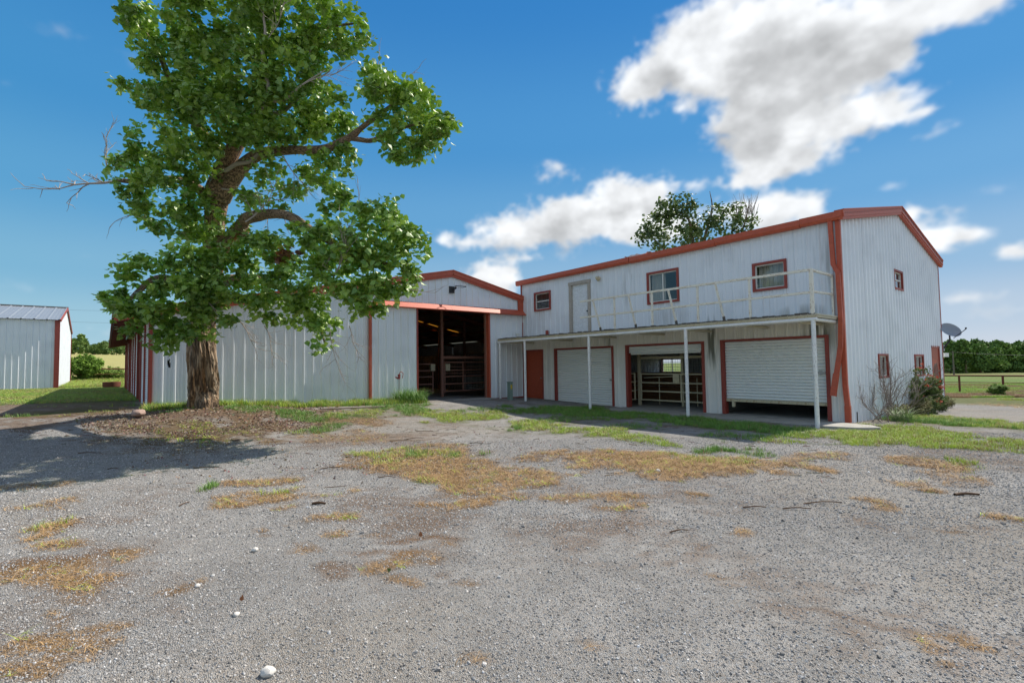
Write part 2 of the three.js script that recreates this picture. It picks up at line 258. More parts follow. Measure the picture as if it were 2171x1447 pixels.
// ---------------------------------------------------------------- ground patches: [photo x, y, half width, half height, kind, density]; each becomes an ellipse on the terrain
// kinds: g green grass, y yellow-green grass, d dry straw, s bare soil
const PATCH = [
  [870, 866, 60, 11, 'g', .8], [970, 882, 75, 14, 'y', .9], [1050, 880, 40, 8, 'y', .6], [760, 876, 60, 8, 'y', .6], [640, 880, 90, 9, 'g', .8], [540, 880, 70, 9, 'g', .7], [690, 905, 40, 10, 'g', .5], [660, 912, 50, 8, 'y', .4],
  [1130, 902, 62, 13, 'y', .7], [1205, 915, 42, 8, 'y', .6], [1290, 915, 60, 11, 'y', .6], [1365, 930, 60, 11, 'y', .6], [1040, 868, 60, 6, 'g', .4],
  [1150, 868, 70, 8, 'g', .9], [1250, 873, 70, 9, 'g', .9], [1350, 880, 75, 7, 'g', .85], [1450, 891, 75, 8, 'g', .85], [1550, 902, 85, 9, 'g', .85], [1650, 914, 80, 11, 'g', .9], [1200, 888, 80, 8, 'g', .35], [1330, 903, 70, 7, 'g', .3], [1560, 925, 80, 7, 'g', .4], [1640, 930, 50, 6, 'y', .5],
  [1800, 925, 95, 12, 'y', 1], [1880, 930, 95, 16, 'y', 1], [1950, 915, 85, 15, 'y', 1], [1990, 936, 60, 11, 'y', .9], [2050, 893, 85, 14, 'y', 1], [1950, 892, 80, 10, 'g', 1], [2100, 945, 60, 13, 'y', .7], [2150, 935, 40, 12, 'y', .8], [1710, 925, 40, 8, 'y', .8], [2120, 845, 60, 5, 'y', .7], [2155, 860, 60, 6, 'd', .4],
  [2020, 980, 62, 9, 'y', .6], [1950, 985, 60, 9, 'd', .8], [1980, 978, 60, 8, 's', .8],
  [830, 972, 100, 18, 's', .9], [930, 990, 110, 16, 's', .8], [850, 962, 90, 14, 'y', .35], [880, 968, 110, 20, 'd', .5], [950, 988, 120, 16, 'd', .6], [1050, 1012, 100, 16, 'd', .6], [860, 965, 30, 8, 'g', .5], [940, 970, 30, 7, 'g', .5],
  [1250, 965, 130, 14, 's', .9], [1400, 980, 150, 18, 's', .9], [1240, 965, 130, 13, 'd', .6], [1350, 978, 150, 20, 'd', .7], [1450, 990, 150, 22, 'd', .7], [1560, 985, 110, 14, 'd', .6], [1650, 980, 90, 10, 'd', .5], [1760, 970, 70, 8, 'd', .5], [1470, 1010, 55, 8, 'd', .6], [1745, 993, 25, 7, 'd', 1], [1500, 975, 100, 10, 'y', .3], [1380, 1010, 60, 7, 'd', .5],
  [960, 1015, 50, 8, 'd', .8], [1020, 1030, 60, 11, 'd', .7], [1100, 1030, 60, 11, 'd', .7], [1060, 1058, 80, 14, 'd', .8], [1060, 1062, 60, 10, 's', .9], [1000, 1075, 45, 8, 'd', .8], [930, 1060, 50, 7, 'd', .9], [1180, 1060, 55, 8, 'd', .6], [1250, 1055, 70, 10, 'd', .8], [1290, 1085, 60, 10, 'd', .9], [1270, 1082, 50, 7, 's', .8], [1340, 1075, 25, 10, 'd', .8], [1110, 1000, 40, 7, 'd', .4], [920, 1020, 25, 6, 'y', .6],
  [590, 1045, 52, 11, 'd', .7], [600, 1038, 30, 6, 'y', .6], [480, 1065, 45, 8, 'd', .8], [550, 1022, 50, 5, 'd', .7], [620, 1070, 22, 8, 'd', .8], [700, 1040, 70, 7, 'd', .4], [700, 1105, 38, 14, 'd', .8], [745, 1135, 36, 12, 'd', .9], [830, 1128, 20, 6, 'd', .9], [890, 1150, 60, 10, 's', 1], [860, 1190, 50, 10, 'd', .7], [830, 1212, 42, 12, 'd', .8], [830, 1190, 80, 16, 's', .7], [970, 1210, 30, 7, 'd', 1], [870, 1240, 18, 6, 'd', 1], [920, 1165, 20, 8, 'd', .8], [720, 1220, 40, 10, 's', .6],
  [80, 1130, 50, 20, 'd', .9], [70, 1122, 30, 14, 'y', .5], [60, 1165, 62, 12, 'd', 1], [60, 1235, 85, 20, 'd', 1], [40, 1215, 60, 14, 's', .9], [220, 1185, 46, 9, 'd', 1], [150, 1190, 40, 6, 's', .8], [180, 1238, 60, 12, 'd', 1], [170, 1232, 40, 8, 's', .8], [425, 1217, 40, 7, 'd', 1], [85, 1295, 26, 8, 'd', 1], [60, 1352, 75, 16, 'd', 1], [150, 1378, 110, 20, 'd', 1], [235, 1325, 52, 10, 'd', 1], [60, 1425, 70, 16, 'd', .9], [70, 1025, 60, 8, 'd', .5], [90, 1070, 60, 10, 'd', .4], [120, 1305, 30, 8, 'd', .7],
  [450, 1037, 24, 8, 'g', 1], [1520, 959, 30, 6, 'g', 1], [1015, 963, 20, 6, 'g', .5], [1090, 907, 12, 6, 'g', 1], [1600, 962, 50, 7, 'g', .35],
  [1465, 1054, 33, 7, 'd', 1], [1970, 1042, 42, 6, 'd', .9], [1855, 1070, 24, 8, 'd', .9], [1605, 1130, 23, 6, 'd', .9], [1480, 1212, 19, 6, 'd', .9], [2125, 1095, 20, 5, 'd', .9], [2060, 1135, 15, 5, 'd', .8], [1955, 1355, 25, 12, 'd', .8], [2075, 1370, 36, 12, 'd', .8], [2040, 1400, 26, 7, 'd', .8], [1260, 1385, 20, 10, 'd', .8], [1195, 1007, 16, 4, 'd', 1], [1900, 1020, 60, 9, 'd', .35], [2020, 1015, 60, 9, 'd', .3], [650, 1180, 40, 6, 'd', .7], [990, 1390, 30, 9, 'd', .7], [560, 1130, 16, 5, 'd', .8], [555, 1145, 14, 4, 'd', .8],
  [150, 876, 110, 11, 's', 1],  [40, 880, 60, 9, 's', .9], [60, 905, 90, 7, 's', .6], [430, 900, 150, 14, 's', 1], [440, 884, 130, 14, 's', 1], [500, 876, 60, 9, 'g', .8], [390, 880, 60, 8, 'g', .5], [430, 898, 120, 10, 'y', .16], [560, 895, 120, 10, 's', .8], [300, 895, 80, 8, 's', .6], [740, 930, 110, 12, 's', .4], [870, 925, 90, 9, 's', .35], [740, 925, 100, 12, 'd', .22], [60, 880, 30, 5, 'g', .9], [170, 872, 90, 5, 'y', .5], [700, 890, 110, 9, 's', .6], [760, 893, 90, 7, 'd', .4], [420, 935, 90, 6, 's', .5],
].map(([px, py, rx, ry, kind, den]) => {
  const c = G(px, py), a = G(px + rx, py), e = G(px - rx, py), b0 = G(px, py - ry), b1 = G(px, py + ry);
  const u = new THREE.Vector2(a.x - e.x, a.z - e.z), ru = Math.max(.08, u.length() / 2); u.normalize();
  return { c, u, ru, rv: Math.max(.08, b0.distanceTo(b1) / 2), kind, den };
});
const inPatch = (p, x, z) => { const wr = Math.min(1.3, .35 + p.ru * .5), dx = x - p.c.x + (fbm(x * 1.4, z * 1.4, 41, 3) - .5) * 2.2 * wr, dz = z - p.c.z + (fbm(x * 1.4 + 50, z * 1.4, 43, 3) - .5) * 2.2 * Math.min(wr, .35 + p.rv * .6), a = (dx * p.u.x + dz * p.u.y) / p.ru, b = (-dx * p.u.y + dz * p.u.x) / p.rv; return a * a + b * b; };
const isLawn = (x, z) => { // share of lawn ground, 0..1
  let l = 0;
  if (x < -14.5 && z > 13.2) l = Math.max(l, ss(-15.5, -20, x + (z - 15.5) * 1.1 + (fbm(x * .7, z * .7, 2, 3) - .5) * 7) * ss(13.2, 14.4, z));
  if (x > -13.4 && x < -11.5 && z > 5.7 && z < 14) l = Math.max(l, ss(-11.6, -12.3, x));
  if (z < -11) { const d = Math.hypot(x - EYE.x, z - EYE.z); l = Math.max(l, ss(29.5, 31.5, d)); }
  if (x < -40) l = 1;
  return l;
};
{
  const axis = (a, b, s, far) => { const l = []; for (let t = a; t <= b; t += s) l.push(t); let st = s, t = b; while (t < far) { st *= 1.13; t += st; l.push(t); } st = s; t = a; const m = []; while (t > -far) { st *= 1.13; t -= st; m.push(t); } return [...m.reverse(), ...l]; };
  const xs = axis(-14, 8.5, .085, 900), zs = axis(-2, 18.5, .085, 900), nx = xs.length, nz = zs.length;
  const pos = new Float32Array(nx * nz * 3), col = new Float32Array(nx * nz * 3), uv = new Float32Array(nx * nz * 2), idx = [];
  for (let j = 0; j < nz; j++) for (let i = 0; i < nx; i++) {
    const x = xs[i], z = zs[j], k = j * nx + i; pos[k * 3] = x; pos[k * 3 + 1] = H(x, z); pos[k * 3 + 2] = z; uv[k * 2] = x / 2.03; uv[k * 2 + 1] = z / 2.03;
    const n1 = fbm(x * .35, z * .35, 1, 4), n2 = fbm(x * 2.2, z * 2.2, 2, 3), n3 = fbm(x * 9, z * 9, 4, 2);
    let v = .415 + (n1 - .5) * .2 + (n2 - .5) * .14, r = v * 1.025, g = v * .985, b = v * .935;
    const tan = ss(.5, .7, fbm(x * .5 + 9, z * .5, 6, 3)) * .35; r = mix(r, .45, tan); g = mix(g, .4, tan); b = mix(b, .335, tan);
    let soil = ss(.52, .74, fbm(x * .8 + 31, z * .8, 14, 4) * .7 + n3 * .3) * .75 * ss(16, 9, Math.abs(z - 7) + Math.abs(x + 5) * .6), straw = 0, green = 0;
    soil = Math.max(soil, ss(1.2, .55, Math.hypot((x + 11.2) / 1.9, (z - 12.4) / 3.1) + (n2 - .5) * .9) * .95, ss(-26, -20, x) * ss(-11.5, -13.5, x + (n2 - .5) * 3) * ss(14, 14.6, z) * ss(20.5, 17, z + (n2 - .5) * 4) * (.55 + .5 * n3));
    if (x > -45 && x < 12 && z > -14 && z < 24) for (const p of PATCH) {
      const q = inPatch(p, x, z); if (q > 3.4) continue; const m = ss(1.75, .3, q + (n2 - .5) * 1.6 + (n3 - .5) * 2.2) * Math.min(1, p.den * 1.25);
      if (p.kind === 's') soil = Math.max(soil, m); else if (p.kind === 'd') straw = Math.max(straw, m); else green = Math.max(green, m);
    }
    const lawn = isLawn(x, z); green = Math.max(green, lawn);
    r = mix(r, .24, soil * .92); g = mix(g, .15, soil * .92); b = mix(b, .09, soil * .92);
    r = mix(r, .3, straw * .8); g = mix(g, .185, straw * .8); b = mix(b, .09, straw * .8);
    if (green > 0) { const past = z < -32, f = fbm(x * .06, z * .12, 7, 3), dry = past ? ss(.5, .64, f) * .6 : 0, hay = x < -60 && z > -20; const [gr, gg, gb] = hay ? [.5, .46, .15] : past ? [mix(.13, .27, dry), mix(.23, .24, dry), mix(.03, .08, dry)] : [.17, .19, .06]; const t = green * .85; r = mix(r, gr, t); g = mix(g, gg, t); b = mix(b, gb, t); }
    col[k * 3] = r; col[k * 3 + 1] = g; col[k * 3 + 2] = b;
    if (i < nx - 1 && j < nz - 1) idx.push(k, k + nx, k + 1, k + 1, k + nx, k + nx + 1);
  }
  const g = new THREE.BufferGeometry(); g.setAttribute('position', new THREE.BufferAttribute(pos, 3)); g.setAttribute('color', new THREE.BufferAttribute(col, 3)); g.setAttribute('uv', new THREE.BufferAttribute(uv, 2)); g.setIndex(idx); g.computeVertexNormals();
  structure('ground', g, new THREE.MeshPhysicalMaterial({ map: gravelMap, bumpMap: gravelBump, bumpScale: .012, vertexColors: true, roughness: 1, specularIntensity: .12, side: THREE.DoubleSide }), 'gravel yard with worn soil, straw and grass that runs out into pasture');
}

// ---------------------------------------------------------------- windows
// built in its own upright plane: x along the wall, z outward; split 'h' upper and lower sash, 'v' side by side
function windowPart(parent, x0, x1, y0, y1, split, o = {}) {
  const w = new THREE.Group(); w.name = 'window'; parent.add(w); const t = o.t ?? .06, e = .02;
  add('frame', [box(x0 - e, x0 + t - e, y0 - e, y1 + e, -.07, .055), box(x1 - t + e, x1 + e, y0 - e, y1 + e, -.07, .055), box(x0 + t - e, x1 - t + e, y1 - t + e, y1 + e, -.07, .054), box(x0 + t - e, x1 - t + e, y0 - e, y0 + t - e, -.07, .058)], M.darkRed, w);
  const a = x0 + t - e, b = x1 - t + e, c = y0 + t - e, d = y1 - t + e, s = .035;
  const sash = [box(a, a + s, c, d, -.05, -.005), box(b - s, b, c, d, -.05, -.005), box(a + s, b - s, d - s, d, -.05, -.006), box(a + s, b - s, c, c + s, -.05, -.006)];
  const panes = [];
  if (split === 'h') { const m = (c + d) / 2; sash.push(box(a + s, b - s, m - .02, m + .02, -.048, .004)); panes.push([a + s, b - s, m + .02, d - s, -.035], [a + s, b - s, c + s, m - .02, -.022]); }
  else if (split === 'v') { const m = (a + b) / 2; sash.push(box(m - .018, m + .018, c + s, d - s, -.048, .004)); panes.push([a + s, m - .018, c + s, d - s, -.035], [m + .018, b - s, c + s, d - s, -.022]); }
  else panes.push([a + s, b - s, c + s, d - s, -.03]);
  add('sash', sash, M.sash, w); for (const p of panes) add('pane', box(p[0], p[1], p[2], p[3], p[4] - .002, p[4] + .002), M.glass, w);
  return w;
}

// ================================================================ two-storey workshop
const wk = thing('workshop_building', 'two-storey white ribbed-metal building with red trim, roll-up doors and a balcony', 'building');
{
  const E0 = 5.47, RISE = .2093, gable = (u) => E0 + (u < 5.4 ? u : 10.8 - u) * RISE;
  const op = [[-12.83, -11.68, -1, 2.28], [-10.9, -7.72, -1, 2.26], [-7.08, -3.98, -1, 2.26], [-3.36, -.38, -1, 2.27], [-12.14, -11.11, 4.06, 4.87], [-6.05, -4.81, 3.74, 4.85], [-2.28, -1.35, 3.74, 4.55], [-9.93, -8.82, 2.8, 5.02]];
  siding(wk, { o: V(0, 0, 0), u: V(1, 0, 0), n: V(0, 0, 1) }, -13.03, -.02, () => E0, () => .0, op, M.front, { uv: (u, y) => [(u + 13.06) / FW, y / FH], rib: .022 });
  siding(wk, { o: V(0, 0, 0), u: V(0, 0, -1), n: V(1, 0, 0) }, .02, 10.78, gable, () => -.5, [[2.72, 3.62, 1.11, 1.8], [6.72, 7.84, 1.06, 1.79], [4.7, 5.68, 3.94, 4.56], [9.05, 10.3, -1, 2.1]], M.steel, { kinks: [5.4], broad: true, rib: .05 });
  siding(wk, { o: V(-13.03, 0, -10.8), u: V(1, 0, 0), n: V(0, 0, -1) }, 0, 13.03, () => E0, () => -.6, [[.1, 1.48, 1.05, 1.9]], M.steel);
  siding(wk, { o: V(-13.03, 0, 0), u: V(0, 0, -1), n: V(-1, 0, 0) }, 0, 10.8, gable, () => -.3, [], M.steel, { kinks: [5.4] });
  // roof
  const roofSlab = (za, ya, zb, yb) => { const g = bar(V(-6.5, ya, za), V(-6.5, yb, zb), 13.36, .05, V(0, 1, 0)); return g; };
  add('roof_slope', roofSlab(.1, E0 + .03, -5.4, E0 + 5.4 * RISE + .05), M.roof, wk); add('roof_slope', roofSlab(-5.4, E0 + 5.4 * RISE + .05, -10.9, E0 + .03), M.roof, wk);
  // trim
  // gutter lengths run along x with the profile facing the yard
  const gutter = (x0, x1, y = 0) => { const pr = [[0, 0], [.11, 0], [.145, .07], [.145, .22], [.125, .225], [0, .225]], pos = []; const P = (x, k) => [x, E0 - .13 + y + pr[k][1], .034 + pr[k][0]]; for (let k = 0; k < pr.length; k++) { const m = (k + 1) % pr.length, q = [P(x0, k), P(x1, k), P(x1, m), P(x0, m)]; for (const i of [0, 1, 2, 0, 2, 3]) pos.push(...q[i]); } for (const x of [x0, x1]) for (let k = 1; k < pr.length - 1; k++) pos.push(...P(x, 0), ...P(x, k), ...P(x, k + 1)); const g = new THREE.BufferGeometry(); g.setAttribute('position', new THREE.Float32BufferAttribute(pos, 3)); g.computeVertexNormals(); const uv = []; for (let i = 0; i < pos.length; i += 3) uv.push(pos[i], pos[i + 1]); g.setAttribute('uv', new THREE.Float32BufferAttribute(uv, 2)); return g; };
  for (const [a, b, y] of [[-13.3, -10.05, 0], [-10.04, -6.75, -.004], [-6.72, -3.4, -.02], [-3.39, -.9, -.003], [-.89, .14, .012]]) add('gutter_length', gutter(a, b, y), M.red, wk);
  { const pts = []; const r = rng(5); for (let i = 0; i <= 9; i++) pts.push([-6.95 + i * .13, E0 + .1 + r() * .07, .06 + r() * .13, E0 + .07 + r() * .03, .03 + r() * .05]); const pos = []; for (let i = 0; i < 9; i++) { const [x, y, z, y2, z2] = pts[i], [X, Y, Z, Y2, Z2] = pts[i + 1]; pos.push(x, y, z, X, Y, Z, X, Y2, Z2, x, y, z, X, Y2, Z2, x, y2, z2); } const g = new THREE.BufferGeometry(); g.setAttribute('position', new THREE.Float32BufferAttribute(pos, 3)); g.computeVertexNormals(); g.setAttribute('uv', new THREE.Float32BufferAttribute(new Float32Array(pos.length / 3 * 2), 2)); const m = add('torn_flashing', g, M.whitePaint, wk); m.userData.label = 'torn pale flashing curled up over the gutter'; }
  const rake = (z0, y0, z1, y1) => [bar(V(.1, y0 + .0, z0), V(.1, y1 + .0, z1), .16, .19), bar(V(.11, y0 - .12, z0), V(.11, y1 - .12, z1), .1, .08), bar(V(.08, y0 + .1, z0), V(.08, y1 + .1, z1), .24, .025)];
  const yE = E0 + .02, yR = E0 + 5.4 * RISE + .02;
  add('rake_trim', rake(.16, yE, -2.5, yE + 2.58 * RISE), M.red, wk); add('rake_trim', rake(-2.51, yE + 2.58 * RISE + .004, -5.41, yR), M.red, wk); add('rake_trim', rake(-5.41, yR, -8.2, yR - 2.79 * RISE), M.red, wk); add('rake_trim', rake(-8.21, yR - 2.8 * RISE + .003, -11.0, yE - .02), M.red, wk);
  // near corner trim, bent at its foot, and the other corners
  add('corner_trim', [bar(V(-.005, E0 - .08, .02), V(.0, 1.0, .022), .09, .11, V(1, 0, 0)), bar(V(.0, 1.0, .022), V(.05, .45, .075), .09, .115, V(1, 0, 0)), bar(V(.05, .46, .075), V(.045, -.06, .06), .1, .13, V(1, 0, 0))], M.red, wk);
  add('corner_trim', box(-13.1, -13.0, 3.6, E0 - .1, -.06, .045), M.darkRed, wk); add('corner_trim', box(-13.03, -12.97, 0, 3.6, .02, .05), M.darkRed, wk);
  add('corner_trim', box(-.02, .055, -.5, E0 - .05, -10.85, -10.74), M.darkRed, wk);
  // downspout, kinked and sprung loose at the foot
  const dz = .1, dp = [V(-.16, E0 - .12, dz), V(-.13, 4.2, dz), V(-.02, 3.95, dz + .02), V(.0, 2.7, dz + .03), V(-.03, 2.0, dz + .04), V(-.13, 1.28, dz + .12)];
  const ds = []; for (let i = 0; i < dp.length - 1; i++) ds.push(bar(dp[i], dp[i + 1].clone().add(dp[i + 1].clone().sub(dp[i]).setLength(.012)), .1 + i * .0015, .085 + i * .0015, V(0, 0, 1)));
  ds.push(bar(V(-.13, 1.3, dz + .13), V(-.2, .72, dz + .2), .125, .1, V(0, 0, 1)));
  const spout = add('downspout', ds, M.red, wk); spout.userData.label = 'bent red downspout sprung loose at its foot';
  // openings: jambs and heads
  for (const [a, b, t] of [[-10.9, -7.72, 2.26], [-7.08, -3.98, 2.26], [-3.36, -.38, 2.27]]) add('door_frame', [box(a - .035, a + .075, .03, t, -.16, .036), box(b - .06, b + .035, .03, t, -.16, .036), box(a - .035, b + .035, t, t + .065, -.16, .039)], M.darkRed, wk);
  const r1 = new THREE.Group(); r1.name = 'roll_up_door'; wk.add(r1); slats(r1, -10.82, -7.79, .06, 2.26, -.06, M.shutter); add('backing', box(-10.82, -7.79, .06, 2.26, -.1, -.092), M.shutter, r1); add('bottom_bar', box(-10.82, -7.79, .03, .07, -.08, -.04), M.sash, r1); add('latch', box(-7.93, -7.82, .98, 1.05, -.05, -.02), M.steelGrey, r1);
  const r2 = new THREE.Group(); r2.name = 'roll_up_door'; wk.add(r2); slats(r2, -7.0, -4.05, 2.02, 2.26, -.06, M.shutter); add('backing', box(-7.0, -4.05, 2.02, 2.26, -.1, -.092), M.shutter, r2); add('bottom_bar', box(-6.9, -4.1, 1.96, 2.02, -.09, -.03), M.sash, r2);
  r2.userData.label = 'white roll-up door nearly fully raised';
  const r3 = new THREE.Group(); r3.name = 'roll_up_door'; wk.add(r3); slats(r3, -3.28, -.45, .5, 2.27, -.06, M.shutter); add('backing', box(-3.28, -.45, .5, 2.27, -.1, -.092), M.shutter, r3); add('bottom_bar', box(-3.28, -.45, .42, .5, -.08, -.035), M.cream, r3); add('latch', [box(-.72, -.47, 1.28, 1.35, -.05, -.025), box(-.62, -.55, 1.26, 1.37, -.045, -.018)], M.steelGrey, r3); add('prop_block', box(-3.1, -3.02, .26, .44, -.1, -.02), M.cream, r3);
  r3.userData.label = 'white roll-up door stopped short of the floor';
  // plain red door
  const d1 = new THREE.Group(); d1.name = 'door'; wk.add(d1); add('door_leaf', box(-12.8, -11.71, .06, 2.25, -.09, -.03), M.redDoor, d1); add('door_frame', [box(-12.87, -12.8, .05, 2.3, -.12, .034), box(-11.71, -11.65, .05, 2.3, -.12, .034), box(-12.87, -11.65, 2.25, 2.32, -.12, .03)], M.darkRed, d1); add('handle', new THREE.SphereGeometry(.035, 12, 8).translate(-11.82, 1.05, .0), M.steelGrey, d1);
  d1.userData.label = 'plain red door beside the first roll-up door';
  // upper white panelled door
  const d2 = new THREE.Group(); d2.name = 'door'; wk.add(d2); const pl = [box(-9.82, -8.92, 2.8, 4.92, -.09, -.04)]; for (const [y0, y1] of [[2.95, 3.25], [3.35, 3.95], [4.05, 4.6], [4.68, 4.83]]) for (const [x0, x1] of [[-9.72, -9.42], [-9.32, -9.02]]) pl.push(box(x0, x1, y0, y1, -.041, -.028));
  add('door_leaf', pl, M.whitePaint, d2); add('door_frame', [box(-9.97, -9.82, 2.8, 4.96, -.1, .04), box(-8.92, -8.79, 2.8, 4.96, -.1, .04), box(-9.99, -8.77, 4.92, 5.05, -.1, .05)], M.doorFrame, d2); add('handle', new THREE.SphereGeometry(.035, 12, 8).translate(-8.99, 3.78, .0), M.black, d2);
  d2.userData.label = 'pale upper door opening on to the balcony';
  // front windows
  windowPart(wk, -12.14, -11.11, 4.06, 4.87, 'h', { t: .07 }); windowPart(wk, -6.05, -4.81, 3.74, 4.85, 'v', { t: .07 }); windowPart(wk, -2.28, -1.35, 3.74, 4.55, '', { t: .07 });
  for (const [a, b, y0, y1, s] of [[2.72, 3.62, 1.11, 1.8, 'v'], [6.72, 7.84, 1.06, 1.79, 'v'], [4.7, 5.68, 3.94, 4.56, 'h']]) { const w = windowPart(wk, a, b, y0, y1, s, { t: .06 }); w.rotation.y = Math.PI / 2; }
  // side door at the far corner, red with peeling rust
  const d3 = new THREE.Group(); d3.name = 'door'; wk.add(d3); add('door_leaf', box(-.06, .02, -.45, 2.06, -10.26, -9.09), M.redDoor, d3); add('door_frame', [box(-.05, .05, -.45, 2.14, -10.34, -10.26), box(-.05, .05, -.45, 2.14, -9.09, -9.0), box(-.05, .05, 2.06, 2.14, -10.34, -9.0)], M.darkRed, d3);
  { const r = rng(3), s = new THREE.Shape(); s.moveTo(-.4, 0); const pts = [[-.42, 0], [-.38, .5], [-.3, .95], [-.12, 1.15], [.1, 1.1], [.3, 1.2], [.4, .8], [.36, .4], [.42, 0], [.2, -.25], [.05, -.1], [-.15, -.3]]; s.setFromPoints(pts.map(([x, y]) => new THREE.Vector2(x + (r() - .5) * .08, y + (r() - .5) * .08))); const g = new THREE.ExtrudeGeometry(s, { depth: .004, bevelEnabled: false }); g.rotateY(Math.PI / 2); add('rust_patch', g.translate(.021, .35, -9.65), M.rustBrown, d3); }
  d3.userData.label = 'red side door with a peeling rust patch';
  // floors and inner walls
  add('floor_slab', box(-13.0, -.05, -.7, .03, -10.75, -.02), M.concrete, wk); add('upper_floor', box(-13.0, -.05, 2.62, 2.76, -10.75, -.05), M.soffit, wk);
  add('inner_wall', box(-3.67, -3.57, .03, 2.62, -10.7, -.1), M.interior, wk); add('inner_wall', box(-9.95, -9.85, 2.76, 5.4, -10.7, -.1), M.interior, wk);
  for (let i = 0; i < 6; i++) add('board', box(-12.9, -3.7, .05 + i * .2, .24 + i * .2, -3.6 - (i % 2) * .006, -3.56), M.wood, wk);
  windowPart(wk, -12.93, -11.55, 1.05, 1.9, 'v', {}).position.z = -10.8;
  // wall lamp and small fittings on the front
  const lamp = new THREE.Group(); lamp.name = 'wall_light'; wk.add(lamp); add('base', new THREE.CylinderGeometry(.08, .08, .04, 16).rotateX(Math.PI / 2).translate(-8.3, 5.03, .05), M.plasticWhite, lamp); add('shade', new THREE.CylinderGeometry(.05, .1, .14, 16).rotateX(Math.PI / 2.4).translate(-8.3, 5.0, .13), M.cream, lamp);
  add('vent_pipe', new THREE.CylinderGeometry(.07, .07, .3, 14).translate(-11.25, 2.98, .12), M.darkRed, wk);
}
// curtains behind panes
function curtain(x0, x1, y0, y1, z, label) { const pos = [], n = 60; for (let i = 0; i < n; i++) { const f = (t) => [mix(x0, x1, t / n), z + Math.sin(t * 1.35) * .025 + Math.sin(t * .53) * .02]; const [a, za] = f(i), [b, zb] = f(i + 1); pos.push(a, y0, za, b, y0, zb, b, y1, zb, a, y0, za, b, y1, zb, a, y1, za); } const g = new THREE.BufferGeometry(); g.setAttribute('position', new THREE.Float32BufferAttribute(pos, 3)); g.computeVertexNormals(); return single('curtain', mergeVertices(g), M.curtain, label, 'curtain', 'curtains behind the upper windows'); }
curtain(-2.2, -1.42, 3.75, 4.5, -.2, 'grey pleated curtain behind the small single-pane upper window');
curtain(-6.0, -5.45, 3.76, 4.8, -.2, 'grey curtain drawn half way behind the upper sliding window');

structure('concrete_apron', [box(-7.3, .12, -.3, .022, -.02, 1.2), box(-13.0, -10.95, -.3, .05, -.02, .9)], M.concrete, 'worn concrete strip along the roll-up doors');
{ const s = new THREE.Shape(); s.setFromPoints([[-.3, .9], [.15, .55], [.7, .62], [.95, .95], [.6, 1.35], [0, 1.5], [-.35, 1.3]].map(([x, y]) => new THREE.Vector2(x, -y))); const g = new THREE.ExtrudeGeometry(s, { depth: .09, bevelEnabled: true, bevelSize: .03, bevelThickness: .02, bevelSegments: 2 }); g.rotateX(-Math.PI / 2).translate(0, -.04, 0); single('concrete_slab', g, M.concrete, 'broken slab of concrete at the foot of the bent red downspout', 'slab'); }

// ================================================================ balcony over the roll-up doors
const bal = thing('balcony', 'narrow balcony on white posts with a rusty white pipe railing above the roll-up doors', 'balcony');
{
  const Z = 1.5, top = 2.82;
  add('deck', [box(-12.98, -.06, top - .05, top - .012, .05, Z + .03)], M.soffit, bal); 
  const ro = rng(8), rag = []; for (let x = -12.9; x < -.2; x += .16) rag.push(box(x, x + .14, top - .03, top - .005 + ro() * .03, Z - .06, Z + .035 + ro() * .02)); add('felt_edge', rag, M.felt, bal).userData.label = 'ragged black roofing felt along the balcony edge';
  add('soffit', box(-12.97, -.08, top - .1, top - .055, .05, Z - .02), M.soffit, bal);
  add('fascia', box(-12.98, -.1, top - .11, top - .04, Z - .02, Z + .022), M.cream, bal);
  add('edge_pipe', capped(V(-12.99, top - .155, Z), V(-.08, top - .155, Z), .048), M.whitePost, bal); add('edge_pipe', capped(V(-.15, top - .155, Z), V(-.15, top - .155, .05), .046), M.whitePost, bal);
  for (const x of [-12.2, -9.8, -7.5, -5.4, -3.68, -1.9, -.5]) add('joist', capped(V(x, top - .19, .06), V(x, top - .19, Z - .04), .04), M.soffit, bal);
  for (const x of [-12.85, -11.15, -7.58, -3.68, -.17]) { const y0 = H(x, Z) - .15; add('post', capped(V(x, y0, Z), V(x, top - .17, Z), .052, 16), M.whitePost, bal); }
  const sq = (a, b, w = .06) => bar(a, b, w, w);
  add('top_rail', sq(V(-7.95, 3.94, Z), V(-.14, 3.9, Z), .062), M.rail, bal); add('middle_rail', sq(V(-7.97, 3.35, Z), V(-.14, 3.34, Z), .058), M.rail, bal);
  add('top_rail', sq(V(-.17, 3.9, Z - .03), V(-.18, 3.9, .06), .055), M.rail, bal); add('middle_rail', sq(V(-.17, 3.36, Z - .03), V(-.18, 3.4, .06), .05), M.rail, bal);
  for (const x of [-6.37, -4.84, -3.25, -1.71, -.17]) add('railing_post', sq(V(x, top - .02, Z - .001), V(x, 3.9, Z + .001), x > -.3 ? .075 : .052), M.rail, bal);
  add('railing_post', sq(V(-.18, top - .02, .08), V(-.18, 3.9, .081), .05), M.rail, bal);
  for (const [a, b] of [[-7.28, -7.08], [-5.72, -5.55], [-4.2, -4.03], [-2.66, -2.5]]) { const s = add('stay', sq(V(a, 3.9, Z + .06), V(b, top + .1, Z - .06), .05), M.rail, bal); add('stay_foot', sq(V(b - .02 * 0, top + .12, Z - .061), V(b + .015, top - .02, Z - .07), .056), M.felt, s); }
}
single('vent_cap', [box(-13.0, -12.93, 2.83, 3.05, .3, .42), box(-13.02, -12.91, 3.05, 3.09, .28, .44)], M.plasticWhite, 'small white vent cap on the barn wall above the balcony end', 'vent');

